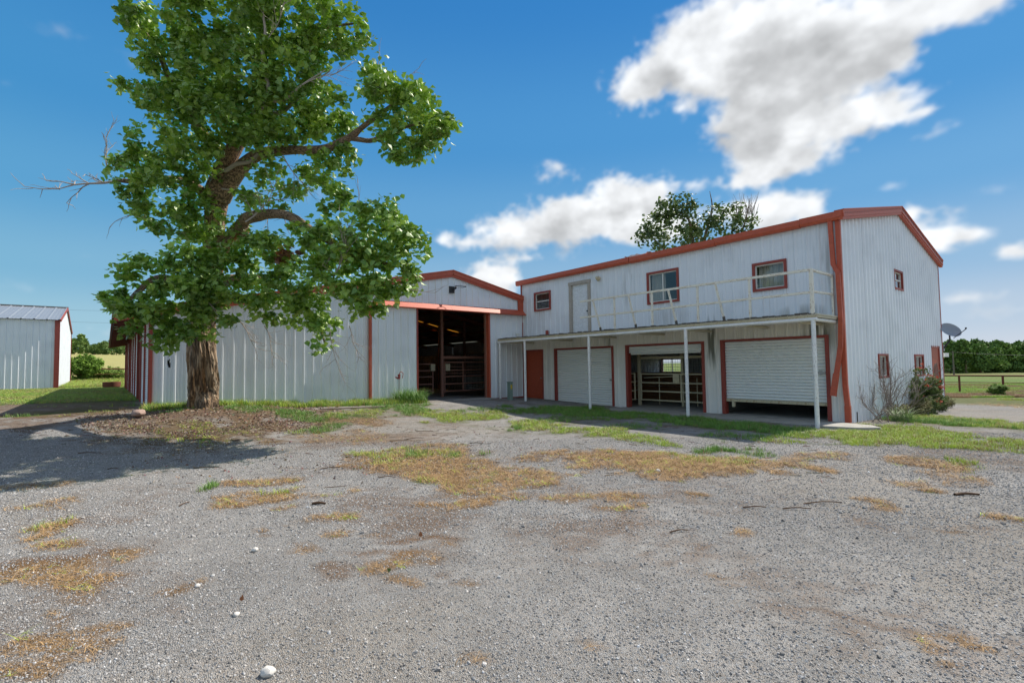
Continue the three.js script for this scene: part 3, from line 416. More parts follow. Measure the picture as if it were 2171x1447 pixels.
// ================================================================ barn
const barn = thing('metal_barn', 'long white ribbed-metal barn with red trim and an open sliding door', 'barn');
const BX = -13.04, roofY = (z) => 5.56 - .212 * Math.abs(z - 3.85);
{
  siding(barn, { o: V(BX, 0, 0), u: V(0, 0, 1), n: V(1, 0, 0) }, .02, 14.03, roofY, (u) => H(BX, u) - .25, [[2.0, 5.6, -2, 3.98], [13.585, 13.64, 1.72, 1.86], [13.61, 13.665, 1.79, 1.93], [13.6, 13.63, 1.93, 1.97]], M.steel, { kinks: [3.85] });
  add('wall_base_trim', box(BX + .03, BX + .06, .02, .2, .03, 2.0), M.darkRed, barn);
  // sliding door leaf hanging open in front of the wall
  const leaf = new THREE.Group(); leaf.name = 'sliding_door'; barn.add(leaf);
  siding(leaf, { o: V(BX + .1, 0, 0), u: V(0, 0, 1), n: V(1, 0, 0) }, 5.58, 7.44, () => 3.95, () => .34, [], M.steel, { name: 'door_sheet', per: 3 });
  add('edge_trim', [box(BX + .06, BX + .15, .3, 3.95, 5.52, 5.585)], M.darkRed, leaf); add('edge_trim', box(BX + .06, BX + .16, .3, 3.98, 7.44, 7.53), M.red, leaf); add('bottom_trim', box(BX + .06, BX + .14, .3, .345, 5.59, 7.44), M.darkRed, leaf);
  add('door_jamb', [box(BX - .1, BX + .07, .05, 3.93, 1.93, 2.02)], M.red, barn); add('door_jamb', box(BX - .22, BX - .1, .1, 3.93, 1.92, 2.06), M.gateRed, barn);
  add('door_jamb', box(BX - .1, BX + .03, .1, 3.93, 5.6, 5.66), M.darkRed, barn);
  // hood over the door track: sloped red sheets
  const hood = (z0, z1, j) => { const pr = [[.035, 4.18], [.29 + j, 3.95], [.29 + j, 3.92], [.035, 3.92]], pos = [], uv = []; for (let k = 0; k < 4; k++) { const m = (k + 1) % 4, q = [[pr[k], z0], [pr[k], z1], [pr[m], z1], [pr[m], z0]].map(([p, z]) => [BX + p[0], p[1], z]); for (const i of [0, 1, 2, 0, 2, 3]) { pos.push(...q[i]); uv.push(q[i][2], q[i][1]); } } for (const z of [z0, z1]) for (const i of [0, 1, 2, 0, 2, 3]) { pos.push(BX + pr[i][0], pr[i][1], z); uv.push(pr[i][0], pr[i][1]); } const g = new THREE.BufferGeometry(); g.setAttribute('position', new THREE.Float32BufferAttribute(pos, 3)); g.setAttribute('uv', new THREE.Float32BufferAttribute(uv, 2)); g.computeVertexNormals(); return g; };
  for (const [a, b, j] of [[-.02, 1.0, 0], [1.005, 4.0, .004], [4.005, 7.35, 0]]) add('track_hood', hood(a, b, j), M.red, barn);
  add('gable_post', box(BX + .03, BX + .08, 4.1, roofY(0) - .05, .0, .3), M.red, barn);
  // rakes
  const rk = (z0, z1) => [bar(V(BX + .075, roofY(z0) - .02, z0), V(BX + .075, roofY(z1) - .02, z1), .1, .18), bar(V(BX + .085, roofY(z0) + .08, z0), V(BX + .085, roofY(z1) + .08, z1), .13, .03), bar(V(BX + .065, roofY(z0) - .15, z0), V(BX + .065, roofY(z1) - .15, z1), .06, .1)];
  for (const [a, b] of [[-.02, 3.85], [3.85, 7.4], [7.41, 11.1], [11.11, 14.9]]) add('rake_trim', rk(a, b), M.red, barn);
  add('corner_trim', box(BX - .06, BX + .05, .2, 3.2, 14.02, 14.1), M.darkRed, barn);
  // walls at the back and far side
  siding(barn, { o: V(-36.4, 0, 0), u: V(0, 0, 1), n: V(-1, 0, 0) }, -6.3, 14.03, roofY, () => -.6, [], M.steel, { kinks: [3.85], per: 12 });
  siding(barn, { o: V(-36.4, 0, -6.3), u: V(1, 0, 0), n: V(0, 0, -1) }, 0, 23.3, () => roofY(-6.3), () => -.6, [], M.steel, { per: 12 });
  // roof in strips, with two amber sheets let in
  const strip = (x0, x1, za, zb, m, name) => add(name, bar(V((x0 + x1) / 2, roofY(za) + .045, za), V((x0 + x1) / 2, roofY(zb) + .045, zb), x1 - x0, .035), m, barn);
  strip(-36.6, BX + .1, 3.85, 14.9, M.roof, 'roof_slope');
  strip(-36.6, -25.75, -6.5, 3.85, M.roof, 'roof_slope'); strip(-25.3, -24.75, -6.5, 3.85, M.roof, 'roof_slope'); strip(-24.4, BX + .1, -6.5, 3.85, M.roof, 'roof_slope');
  for (const [a, b] of [[-25.75, -25.3], [-24.75, -24.4]]) { strip(a, b, 1.2, 3.85, M.roof, 'roof_slope'); strip(a, b, -6.5, -3.9, M.roof, 'roof_slope'); strip(a, b, -3.9, 1.2, M.skylight, 'roof_light'); }
  for (let z = -5.6; z < 14.6; z += 1.5) add('purlin', bar(V(-36.3, roofY(z) - .05, z), V(BX - .02, roofY(z) - .05, z), .06, .14), M.purlin, barn);
  for (const x of [-15.35, -19.5, -24.1, -28.8, -33]) { for (const z of [2.98, 7.3, 11]) add('column', box(x - .06, x + .06, .05, roofY(z) - .15, z - .06, z + .06), M.gateRed, barn); add('rafter', [bar(V(x, roofY(-6.2) - .2, -6.2), V(x, roofY(3.85) - .2, 3.85), .1, .22), bar(V(x, roofY(3.85) - .2, 3.85), V(x, roofY(13.9) - .2, 13.9), .1, .22)], M.purlin, barn); }
  // stall side along the right: ribbed sheet behind posts, and low board wall
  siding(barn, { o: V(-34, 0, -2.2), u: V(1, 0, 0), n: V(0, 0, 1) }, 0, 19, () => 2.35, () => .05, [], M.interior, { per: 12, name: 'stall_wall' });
  for (let x = -33; x < -15; x += 3) add('stall_post', box(x - .06, x + .06, .05, 4.3, -2.1, -1.98), M.gateRed, barn);
  // open side facing the lawn: red posts with horizontal sheet infill under the eave
  const bays = [1, 1, 0, 1, 1, 1, 0, 1, 2, 2]; let x = BX - .12;
  for (let i = 0; i <= 10; i++) {
    add('wall_post', box(x - .08, x + .08, .1, roofY(14.05) - .02, 13.98, 14.112), M.darkRed, barn);
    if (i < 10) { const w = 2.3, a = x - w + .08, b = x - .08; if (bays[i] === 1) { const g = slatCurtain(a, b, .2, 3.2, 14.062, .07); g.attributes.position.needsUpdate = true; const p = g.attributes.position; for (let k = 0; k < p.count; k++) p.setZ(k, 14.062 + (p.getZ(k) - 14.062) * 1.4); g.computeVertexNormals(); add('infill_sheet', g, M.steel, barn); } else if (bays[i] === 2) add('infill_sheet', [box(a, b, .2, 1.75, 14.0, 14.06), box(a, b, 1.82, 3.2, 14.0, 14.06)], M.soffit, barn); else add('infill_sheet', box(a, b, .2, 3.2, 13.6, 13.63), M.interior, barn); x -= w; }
  }
  add('eave_beam', box(-36.4, BX - .05, roofY(14.05) - .3, roofY(14.05) - .06, 13.93, 13.98), M.wood, barn);
  for (let k = 0, px = BX - .3; px > -36.5; px -= 1.15, k++) add('eave_rafter', bar(V(px, roofY(14.0) - .06, 13.98), V(px, roofY(14.88) - .06, 14.88), .08, .1), M.purlin, barn);
  add('eave_trim', box(-36.6, BX + .1, roofY(14.9) - .08, roofY(14.9) + .07, 14.9, 14.95), M.purlin, barn);
}
structure('concrete_sill', [box(BX - .3, BX + .55, -.1, .245, 2.06, 5.55)], M.concrete, 'concrete sill in the barn doorway');

// gates
function rails(g, name, list, mat, r) { for (const [a, b] of list) add(name, capped(a, b, r), mat, g); }
{
  const g = thing('pipe_gate', 'rust-red pipe gate with pale latch box inside the barn doorway', 'gate');
  const X = -15.3, b = .02; rails(g, 'rail', [1.81, 1.44, 1.15, .81, .47].map((y) => [V(X, y, .48), V(X, y + b * 0, 2.9)]), M.gateRed, .03); rails(g, 'thin_rail', [1.6, 1.3].map((y) => [V(X, y, .48), V(X, y, 2.9)]), M.gateRed, .014);
  rails(g, 'upright', [[V(X, .4, .5), V(X, 1.85, .5)], [V(X, .47, 1.85), V(X, 1.81, 1.85)], [V(X, .4, 2.86), V(X, 1.85, 2.86)]], M.gateRed, .034); add('latch_box', box(X - .03, X + .06, 1.43, 1.74, 2.6, 2.82), M.cream, g);
  const mesh = []; for (let z = .55; z < 1.8; z += .07) mesh.push(capped(V(X - .04, .5, z), V(X - .04, 1.2, z), .004, 4)); for (let y = .5; y < 1.22; y += .07) mesh.push(capped(V(X - .04, y, .5), V(X - .04, y, 1.83), .004, 4)); add('wire_mesh', mesh, M.galv, g);
  const p = thing('gate_post', 'tall rust-red post carrying the gates inside the barn doorway', 'post'); add('post', box(X - .05, X + .05, .1, 4.9, 2.95, 3.06), M.gateRed, p);
  const h = thing('pipe_gate', 'dark pipe gate in the deep shade of the barn beside the tall post', 'gate'); rails(h, 'rail', [1.75, 1.44, 1.15, .81, .5].map((y) => [V(X - .5, y, 3.2), V(X - .9, y, 5.3)]), M.gateRed, .03); rails(h, 'upright', [[V(X - .5, .4, 3.2), V(X - .5, 1.78, 3.2)], [V(X - .68, .5, 4.2), V(X - .68, 1.75, 4.2)], [V(X - .9, .4, 5.3), V(X - .9, 1.78, 5.3)]], M.gateRed, .034); add('latch_box', box(X - .52, X - .4, 1.43, 1.74, 3.12, 3.34), M.cream, h);
  single('cross_beam', box(X - .1, X - .02, 1.98, 2.1, -1.9, 2.9), M.gateRed, 'rust-red beam running above the gate in the barn', 'beam');
}
{
  const g = thing('pipe_gate', 'cream pipe gate with a square latch plate behind the raised roll-up door', 'gate'); const Z = -1;
  rails(g, 'rail', [1.23, .9, .58, .25].map((y) => [V(-7.2, y, Z), V(-3.72, y, Z)]), M.gateCream, .028); rails(g, 'upright', [[V(-7.2, .22, Z), V(-7.2, 1.26, Z)], [V(-5.46, .25, Z), V(-5.46, 1.23, Z)]], M.gateCream, .034); rails(g, 'thin_rail', [[V(-6.45, .1, Z - .1), V(-6.45, 1.1, Z - .1)], [V(-7.1, 1.08, Z - .06), V(-5.8, 1.14, Z - .06)], [V(-4.9, .1, Z - .1), V(-4.9, 1.1, Z - .1)]], M.gateCream, .014);
  add('latch_plate', box(-5.76, -5.5, .9, 1.24, Z + .03, Z + .06), M.gateCream, g);
  const p = thing('tube_frame', 'cream tube frame with wire mesh above the gate in the raised doorway', 'frame'); add('post', box(-7.34, -7.24, .03, 2.62, Z - .08, Z + .02), M.gateCream, p); add('post', box(-5.72, -5.63, .03, 2.62, Z - .5, Z - .41), M.gateCream, p); add('beam', box(-7.24, -3.72, 1.8, 1.88, Z - .1, Z - .03), M.gateCream, p);
  const mesh = []; for (let x = -7.2; x < -3.75; x += .1) mesh.push(capped(V(x, 1.28, Z - .5), V(x, 1.8, Z - .5), .005, 4)); for (let y = 1.28; y < 1.82; y += .1) mesh.push(capped(V(-7.22, y, Z - .5), V(-3.75, y, Z - .5), .005, 4)); add('wire_mesh', mesh, M.galv, p);
  const s = thing('pipe_barrier', 'short cream pipe panel hinged to the frame post in the raised doorway', 'barrier'); rails(s, 'rail', [1.25, .92, .58, .25].map((y) => [V(-7.44, y, Z + .02), V(-7.42, y, Z + .9)]), M.gateCream, .026); rails(s, 'upright', [[V(-7.42, .22, Z + .1), V(-7.42, 1.28, Z + .1)]], M.gateCream, .034);
}

// ================================================================ shed beyond the lawn
const shed = thing('storage_shed', 'white ribbed-metal shed with silver roof and red corner trim across the lawn', 'shed');
{
  const X = -40, Z = 17.55, e = 5.05, W2 = 7.1, ry = (x) => e + (W2 - Math.abs(x + 40 + W2)) * .207;
  siding(shed, { o: V(X, 0, 0), u: V(0, 0, 1), n: V(1, 0, 0) }, Z, 24.5, () => e, () => .2, [], M.steel);
  siding(shed, { o: V(X, 0, Z), u: V(-1, 0, 0), n: V(0, 0, -1) }, 0, 14.2, (u) => ry(X - u), () => .2, [], M.steel, { kinks: [W2] });
  siding(shed, { o: V(X - 14.2, 0, 0), u: V(0, 0, 1), n: V(-1, 0, 0) }, Z, 24.5, () => e, () => .2, [], M.steel, { per: 8 });
  siding(shed, { o: V(X, 0, 24.5), u: V(-1, 0, 0), n: V(0, 0, 1) }, 0, 14.2, (u) => ry(X - u), () => .2, [], M.steel, { kinks: [W2], per: 8 });
  const k = Math.hypot(1, .207), sl = W2 * k + .25;
  siding(shed, { o: V(X + .2, e + .01, Z - .12), u: V(0, 0, 1), v: V(-1 / k, .207 / k, 0), n: V(.207 / k, 1 / k, 0) }, 0, 7.2, () => sl, () => 0, [], M.roof, { name: 'roof_sheet', rib: .04, pitch: .61, per: 1 });
  siding(shed, { o: V(X - 14.4, e + .01, Z - .12), u: V(0, 0, 1), v: V(1 / k, .207 / k, 0), n: V(-.207 / k, 1 / k, 0) }, 0, 7.2, () => sl, () => 0, [], M.roof, { name: 'roof_sheet', rib: .04, pitch: .61, per: 3 });
  add('ridge_cap', bar(V(X - W2, ry(X - W2) + .09, Z - .15), V(X - W2, ry(X - W2) + .09, 24.7), .4, .04), M.steelGrey, shed);
  add('corner_trim', box(X - .02, X + .08, .2, e, Z - .08, Z + .18), M.darkRed, shed); add('corner_trim', box(X - 14.25, X - 14.15, .2, e, Z - .08, Z + .02), M.darkRed, shed);
  add('rake_trim', bar(V(X + .2, e - .03, Z - .1), V(X - W2, ry(X - W2) - .0, Z - .1), .08, .16), M.darkRed, shed); add('rake_trim', bar(V(X - W2, ry(X - W2), Z - .1), V(X - 14.4, e - .03, Z - .1), .08, .16), M.darkRed, shed);
}

// ================================================================ leaves, limbs and crowns
function leafGeo(w, l) {   // heart-shaped leaf, folded a little along its rib; base at the origin
  const f = w * .12, P = [[0, 0, 0], [-w * .5, l * .22, f], [-w * .38, l * .55, f * .8], [0, l, -l * .08], [w * .38, l * .55, f * .8], [w * .5, l * .22, f], [0, l * .45, 0]];
  const g = new THREE.BufferGeometry(); g.setAttribute('position', new THREE.Float32BufferAttribute(P.flat(), 3)); g.setIndex([0, 6, 1, 1, 6, 2, 2, 6, 3, 3, 6, 4, 4, 6, 5, 5, 6, 0]); const q = g.toNonIndexed(); q.computeVertexNormals(); q.setAttribute('uv', new THREE.Float32BufferAttribute(new Float32Array(q.attributes.position.count * 2), 2)); return q;
}
function tube(pts, radii, seg = 10, steps = 6, rough = 0, seed = 1) {   // a tapering limb through points
  const c = new THREE.CatmullRomCurve3(pts, false, 'centripetal'), n = (pts.length - 1) * steps, fr = c.computeFrenetFrames(n), pos = [], idx = [], uv = [];
  for (let i = 0; i <= n; i++) { const t = i / n, p = c.getPoint(t), q = t * (radii.length - 1), k = Math.min(radii.length - 2, Math.floor(q)), r = mix(radii[k], radii[k + 1], q - k); for (let j = 0; j <= seg; j++) { const a = j / seg * Math.PI * 2, ja = (j % seg) / seg * Math.PI * 2, rr = r * (1 + rough * (noise(Math.cos(ja) * 2.5 + seed, Math.sin(ja) * 2.5, i * .35 + seed) - .5)); const s = fr.normals[i], b = fr.binormals[i]; pos.push(p.x + rr * (Math.cos(a) * s.x + Math.sin(a) * b.x), p.y + rr * (Math.cos(a) * s.y + Math.sin(a) * b.y), p.z + rr * (Math.cos(a) * s.z + Math.sin(a) * b.z)); uv.push(j / seg * 2, t * n * .2); } }
  for (let i = 0; i < n; i++) for (let j = 0; j < seg; j++) { const a = i * (seg + 1) + j, b = a + seg + 1; idx.push(a, b, a + 1, b, b + 1, a + 1); }
  const g = new THREE.BufferGeometry(); g.setAttribute('position', new THREE.Float32BufferAttribute(pos, 3)); g.setAttribute('uv', new THREE.Float32BufferAttribute(uv, 2)); g.setIndex(idx); g.computeVertexNormals(); return g;
}
const barkMap = tex(512, 512, (i, j) => { const u = i / 512, v = j / 512, w = tnoise(u * 36 + 3 * tnoise(u * 9, v * 16, 9, 8), v * 14, 36, 1) * .65 + .35 * tnoise(u * 64, v * 44, 64, 6), f = tnoise(u * 120, v * 90, 120, 2), c = ss(.28, .62, w), s = .26 + .74 * c * (.6 + .4 * f); return [s, s * (.93 + .05 * f), s * (.84 + .08 * f)]; }, {});
const barkBump = tex(512, 512, (i, j) => { const u = i / 512, v = j / 512, w = tnoise(u * 36 + 3 * tnoise(u * 9, v * 16, 9, 8), v * 14, 36, 1) * .65 + .35 * tnoise(u * 64, v * 44, 64, 6), s = ss(.2, .7, w) * .8 + .2 * tnoise(u * 120, v * 90, 120, 2); return [s, s, s]; }, { srgb: false });
M.bark = std({ color: lin(.44, .31, .21), map: barkMap, bumpMap: barkBump, bumpScale: .03, roughness: .95 });
M.trunk = std({ vertexColors: true, map: barkMap, bumpMap: barkBump, bumpScale: .04, roughness: .95 });
M.deadWood = std({ color: lin(.34, .29, .25), roughness: .9 });
M.leaf = new THREE.MeshPhysicalMaterial({ color: lin(1, 1, 1), roughness: .5, transmission: .55, thickness: 0, side: THREE.DoubleSide });
M.dullLeaf = new THREE.MeshPhysicalMaterial({ color: lin(1, 1, 1), roughness: .85, transmission: .3, thickness: 0, specularIntensity: .3, side: THREE.DoubleSide });
M.dryLeaf = std({ color: lin(.22, .09, .04), roughness: .9 });

// leaves set in sprays round points of the crown: blobs are [centre, rx, ry, rz, sprays]
function foliage(parent, blobs, { geo, seed, perSpray = 26, sprayR = .24, size = [.75, 1.2], colors, name = 'foliage', keep = 0, mat = M.leaf }) {
  const r = rng(seed), mats = [], cols = [], q = new THREE.Quaternion(), e = new THREE.Euler(), c = new THREE.Color();
  const gauss = () => (r() + r() - 1) * 1.05;
  for (const [ctr, rx, ry, rz, n] of blobs) for (let i = 0; i < n; i++) {
    let a, b, d, l; do { a = r() * 2 - 1; b = r() * 2 - 1; d = r() * 2 - 1; l = a * a + b * b + d * d; } while (l > 1); const k = Math.pow(l, -.18) * (l > 0 ? 1 : 0); a *= k; b *= k; d *= k;
    const sx = ctr.x + a * rx, sy = ctr.y + b * ry, sz = ctr.z + d * rz, tone = r(), sr = sprayR * (.6 + .8 * r());
    for (let j = 0; j < perSpray; j++) {
      const x = sx + gauss() * sr, y = sy + gauss() * sr * .8, z = sz + gauss() * sr, s = mix(size[0], size[1], r());
      e.set(Math.PI * .75 + (r() - .5) * 1.7, r() * Math.PI * 2, (r() - .5) * 1.5, 'YXZ'); q.setFromEuler(e);
      mats.push(new THREE.Matrix4().compose(V(x, y, z), q, V(s, s, s)));
      const t = clamp(tone * .6 + r() * .5), [A, B] = colors; cols.push([mix(A[0], B[0], t), mix(A[1], B[1], t), mix(A[2], B[2], t)]);
    }
  }
  const m = new THREE.InstancedMesh(geo, mat, mats.length); m.name = name; m.userData.kind = 'stuff'; m.castShadow = m.receiveShadow = true;
  mats.forEach((mm, i) => { m.setMatrixAt(i, mm); m.setColorAt(i, c.setRGB(...cols[i])); }); parent.add(m); return m;
}

// ================================================================ cottonwood in front of the barn
const tree = thing('cottonwood_tree', 'big leaning cottonwood with a thick cracked trunk in front of the barn', 'tree');
{
  const base = G(431, 863), T = (px, py, d) => at(px, py, 13.7 - (13.7 - d) * .54);
  // trunk: fluted, flared at the foot, bark in ridges
  const path = [V(base.x, base.y - .3, base.z), V(base.x, base.y + .5, base.z), T(428, 760, 13.7), T(424, 690, 13.5), T(432, 640, 13.2), T(446, 575, 12.9), T(470, 528, 12.6), T(512, 488, 12.2)], rad = [.47, .4, .345, .34, .32, .27, .21, .18];
  const curve = new THREE.CatmullRomCurve3(path, false, 'centripetal'), n = 130, seg = 80, pos = [], col = [], uv = [], idx = [];
  for (let i = 0; i <= n; i++) {
    const t = i / n, p = curve.getPoint(t), tg = curve.getTangent(t), s = new THREE.Vector3().crossVectors(tg, V(0, 0, 1)).normalize(), b = new THREE.Vector3().crossVectors(tg, s), q = t * (rad.length - 1), k = Math.min(rad.length - 2, Math.floor(q)), r = mix(rad[k], rad[k + 1], sm(q - k)), up = p.y;
    for (let j = 0; j <= seg; j++) {
      const a = j / seg * Math.PI * 2, ca = Math.cos(a), sa = Math.sin(a), tw = up * .25;
      const flute = noise(Math.cos(a + tw) * 1.5 + 5, Math.sin(a + tw) * 1.5 + 3, up * .35), ridge = noise(ca * 7 + 3, sa * 7, up * 1.1), crack = noise(ca * 16, sa * 16 + 9, up * 2.3), knob = fbm(ca * 3, sa * 3, up * 2.2, 3);
      const rr = r * (1 + .42 * (flute - .5)) + (.055 * (Math.abs(ridge - .5) * 2 - .4) + .035 * (crack - .5) + .13 * (knob - .5) + .03 * (noise(ca * 9, sa * 9, up * 7) - .5)) * Math.min(1, r * 2.4);
      pos.push(p.x + rr * (ca * s.x + sa * b.x), p.y + rr * (ca * s.y + sa * b.y), p.z + rr * (ca * s.z + sa * b.z)); uv.push(j / seg * 2, up * .33);
      const o = ss(.52, .72, fbm(ca * 1.6 + 8, sa * 1.6, up * .7, 3)), gcol = ss(.4, .7, fbm(ca * 4, sa * 4, up * 3, 3)), c0 = [mix(.24, .46, gcol), mix(.165, .37, gcol), mix(.105, .28, gcol)]; col.push(mix(c0[0], .46, o), mix(c0[1], .24, o), mix(c0[2], .09, o));
      if (i < n && j < seg) { const A = i * (seg + 1) + j, B = A + seg + 1; idx.push(A, B, A + 1, B, B + 1, A + 1); }
    }
  }
  const g = new THREE.BufferGeometry(); g.setAttribute('position', new THREE.Float32BufferAttribute(pos, 3)); g.setAttribute('color', new THREE.Float32BufferAttribute(col, 3)); g.setAttribute('uv', new THREE.Float32BufferAttribute(uv, 2)); g.setIndex(idx); g.computeVertexNormals(); add('trunk', g, M.trunk, tree);
  const limb = (pts, r, m = M.bark, nm = 'limb') => add(nm, tube(pts.map((p) => T(...p)), r, 12, 7, .35, pts[0][0]), m, tree);
  limb([[452, 560, 12.9], [455, 480, 12.6], [462, 400, 12.1], [478, 350, 11.9], [510, 290, 11.7], [545, 240, 11.5], [566, 171, 11.3], [556, 100, 11.1], [551, -60, 11]], [.26, .25, .27, .21, .17, .13, .1, .08, .05]);
  limb([[466, 420, 12.1], [500, 370, 11.8], [546, 328, 11.3], [620, 318, 10.9], [690, 316, 10.5], [743, 290, 10.2], [770, 268, 10], [840, 215, 9.9]], [.24, .2, .14, .11, .1, .085, .06, .03]);
  limb([[740, 293, 10.2], [790, 297, 10.1], [830, 280, 10], [890, 260, 10]], [.06, .055, .045, .02]);
  limb([[512, 489, 12.2], [520, 465, 11.8], [565, 455, 11.3], [608, 456, 10.8], [680, 500, 10.2], [760, 545, 9.7], [830, 560, 9.5]], [.19, .15, .13, .11, .08, .06, .03]);
  limb([[436, 640, 13.2], [380, 600, 12.2], [330, 590, 11.4], [290, 620, 10.8], [260, 650, 10.5]], [.2, .13, .09, .06, .02]);
  limb([[446, 600, 13], [540, 590, 12], [610, 620, 11.2], [670, 680, 10.8], [690, 730, 10.7]], [.18, .1, .08, .05, .015]);
  limb([[460, 440, 12.3], [420, 400, 12], [370, 380, 11.7], [310, 385, 11.5], [248, 382, 11.3]], [.16, .12, .09, .07, .045]);
  limb([[480, 345, 11.9], [420, 270, 11.6], [370, 190, 11.3], [330, 100, 11], [300, 60, 10.9]], [.15, .11, .08, .05, .02]);
  limb([[545, 240, 11.5], [600, 235, 11.1], [650, 185, 10.8], [700, 150, 10.6]], [.08, .06, .035, .012], M.deadWood, 'dead_branch');
  limb([[566, 171, 11.3], [620, 110, 11], [690, 60, 10.8], [750, 50, 10.6]], [.07, .06, .04, .02]);
  limb([[470, 360, 11.6], [478, 362, 11.3], [500, 348, 11.2], [530, 342, 11.1], [548, 325, 11]], [.02, .045, .05, .05, .045], M.deadWood, 'dead_branch');
  // bare twigs standing out of the crown
  const r = rng(44); const twig = (a, dir, L, rad, lev) => { const pts = [a]; let d = dir.clone(); const k = 4; for (let i = 0; i < k; i++) { d.add(V(r() - .5, r() - .5, r() - .5).multiplyScalar(.5)).normalize(); pts.push(pts[pts.length - 1].clone().addScaledVector(d, L / k)); } const out = [tube(pts, [rad, rad * .35], 5, 2)]; if (lev > 0) for (let i = 1; i <= k; i++) for (let s = 0; s < (lev > 1 ? 2 : 1); s++) { const nd = d.clone().add(V(r() - .5, r() - .4, r() - .5).multiplyScalar(1.6)).normalize(); out.push(...twig(pts[i], nd, L * .5 * (.6 + .6 * r()), rad * .5, lev - 1)); } return out; };
  const spread = (px, py, d, dx, dy, L, rad, lev) => add('dead_branch', twig(T(px, py, d), RIGHT.clone().multiplyScalar(dx).addScaledVector(UP, -dy).normalize(), L, rad, lev), M.deadWood, tree);
  spread(250, 383, 11.3, -1, -.05, 1.35, .035, 2); spread(232, 370, 11.3, -.55, -1, 1.0, .02, 2); spread(470, 400, 11.6, 1, .1, 1.6, .025, 2); spread(800, 150, 9.9, .2, -1, .6, .012, 1); spread(850, 190, 9.9, .3, -1, .7, .012, 1); spread(700, 160, 10.6, 1, -.2, .6, .012, 1); spread(290, 455, 11, -1, .3, .8, .012, 1);
  spread(560, 110, 10.6, .1, -1, 1.5, .03, 2); spread(600, 200, 10.6, .6, -.7, 1.2, .02, 2); spread(500, 670, 11, .5, 1, .9, .015, 2); spread(740, 690, 10, .1, 1, .8, .012, 2); spread(560, 690, 11, .3, 1, .8, .012, 2); spread(840, 610, 9.6, .8, .2, .9, .012, 1); spread(760, 430, 9.8, .2, -1, .6, .01, 1); spread(690, 560, 9.5, .5, -1, 1, .02, 2); spread(600, 330, 10.3, .6, .9, .9, .015, 2);
  limb([[560, 240, 9.7], [568, 190, 9.4], [556, 120, 9.3], [562, 70, 9.3], [548, -20, 9.3]], [.05, .045, .04, .03, .015], M.deadWood, 'dead_branch'); limb([[562, 215, 9.5], [600, 212, 9.4], [640, 180, 9.3], [690, 148, 9.4]], [.04, .035, .022, .008], M.deadWood, 'dead_branch');
  spread(558, 130, 9.3, -.6, -.8, 1.0, .016, 2); spread(562, 90, 9.3, .7, -.7, .9, .014, 2); spread(640, 180, 9.3, .9, -.3, .8, .012, 2); spread(565, 170, 9.4, -.9, -.2, .8, .012, 2); spread(700, 600, 9.1, .4, -.8, .9, .02, 2); spread(520, 470, 10.6, .8, -.2, 1.0, .02, 2); spread(700, 700, 9.8, -.2, 1, .9, .012, 2); spread(420, 610, 8.8, .6, .6, .7, .01, 1);
  // crown masses: photo x, y, half width, half height, distance, sprays
  const B = [[330, 50, 70, 32, 10.8, 22], [420, 40, 80, 55, 10.6, 34], [520, 40, 90, 60, 10.3, 40], [620, 40, 90, 60, 10.4, 40], [715, 50, 60, 55, 10.6, 26], [660, 95, 50, 35, 10.8, 14], [560, -40, 190, 45, 10.6, 40], [350, 130, 60, 45, 11, 22], [430, 140, 80, 65, 10.4, 36], [520, 150, 85, 65, 9.9, 38], [610, 150, 75, 60, 10.3, 30], [300, 190, 34, 30, 11, 8], [370, 220, 75, 55, 10.6, 30], [450, 240, 85, 60, 10, 36], [540, 240, 80, 60, 9.8, 32], [620, 235, 75, 50, 10.2, 26], [690, 225, 55, 40, 10.3, 15],
    [330, 305, 55, 40, 10.8, 18], [410, 320, 80, 50, 10.2, 30], [640, 290, 55, 22, 10.9, 9], [700, 260, 45, 24, 10.5, 9], [730, 320, 25, 18, 10.3, 5], [270, 335, 22, 18, 11, 5], [295, 385, 42, 40, 11, 12], [360, 395, 65, 50, 10.8, 20], [400, 440, 55, 40, 11, 14], [320, 450, 45, 32, 11, 9], [380, 490, 45, 28, 11.2, 9], [600, 365, 70, 38, 11, 16], [690, 365, 48, 35, 10.6, 12], [560, 410, 60, 32, 11.2, 9],
    [790, 170, 40, 38, 10, 10], [830, 215, 60, 50, 9.9, 20], [890, 235, 62, 55, 9.8, 22], [930, 260, 30, 35, 9.8, 9], [860, 295, 55, 40, 9.9, 14], [845, 325, 26, 16, 9.9, 4],
    [715, 425, 25, 32, 10, 7], [740, 470, 60, 40, 9.8, 16], [810, 455, 35, 30, 9.6, 9], [800, 500, 75, 42, 9.5, 20], [860, 520, 48, 45, 9.4, 15], [700, 520, 70, 45, 9.7, 20], [620, 520, 70, 45, 10.2, 18], [540, 540, 60, 50, 10.6, 16], [650, 590, 75, 50, 10, 22], [750, 580, 80, 55, 9.6, 26], [820, 580, 55, 50, 9.5, 15], [560, 620, 70, 45, 10.6, 18], [600, 650, 50, 35, 10.6, 11], [650, 665, 45, 30, 10.5, 9], [685, 705, 30, 40, 10.5, 9], [770, 635, 40, 32, 9.7, 9], [800, 620, 40, 30, 9.6, 8],
    [470, 480, 50, 40, 11.4, 10], [500, 570, 50, 40, 10.8, 12], [400, 560, 70, 45, 9.6, 20], [330, 580, 60, 45, 9.2, 18], [290, 640, 55, 45, 9, 18], [370, 620, 75, 50, 8.8, 24], [430, 620, 60, 50, 9.2, 16], [330, 690, 55, 35, 9, 13], [400, 685, 45, 35, 9, 9], [260, 650, 28, 25, 9.2, 5], [470, 660, 40, 28, 9.6, 7], [345, 720, 30, 16, 9.2, 4]];
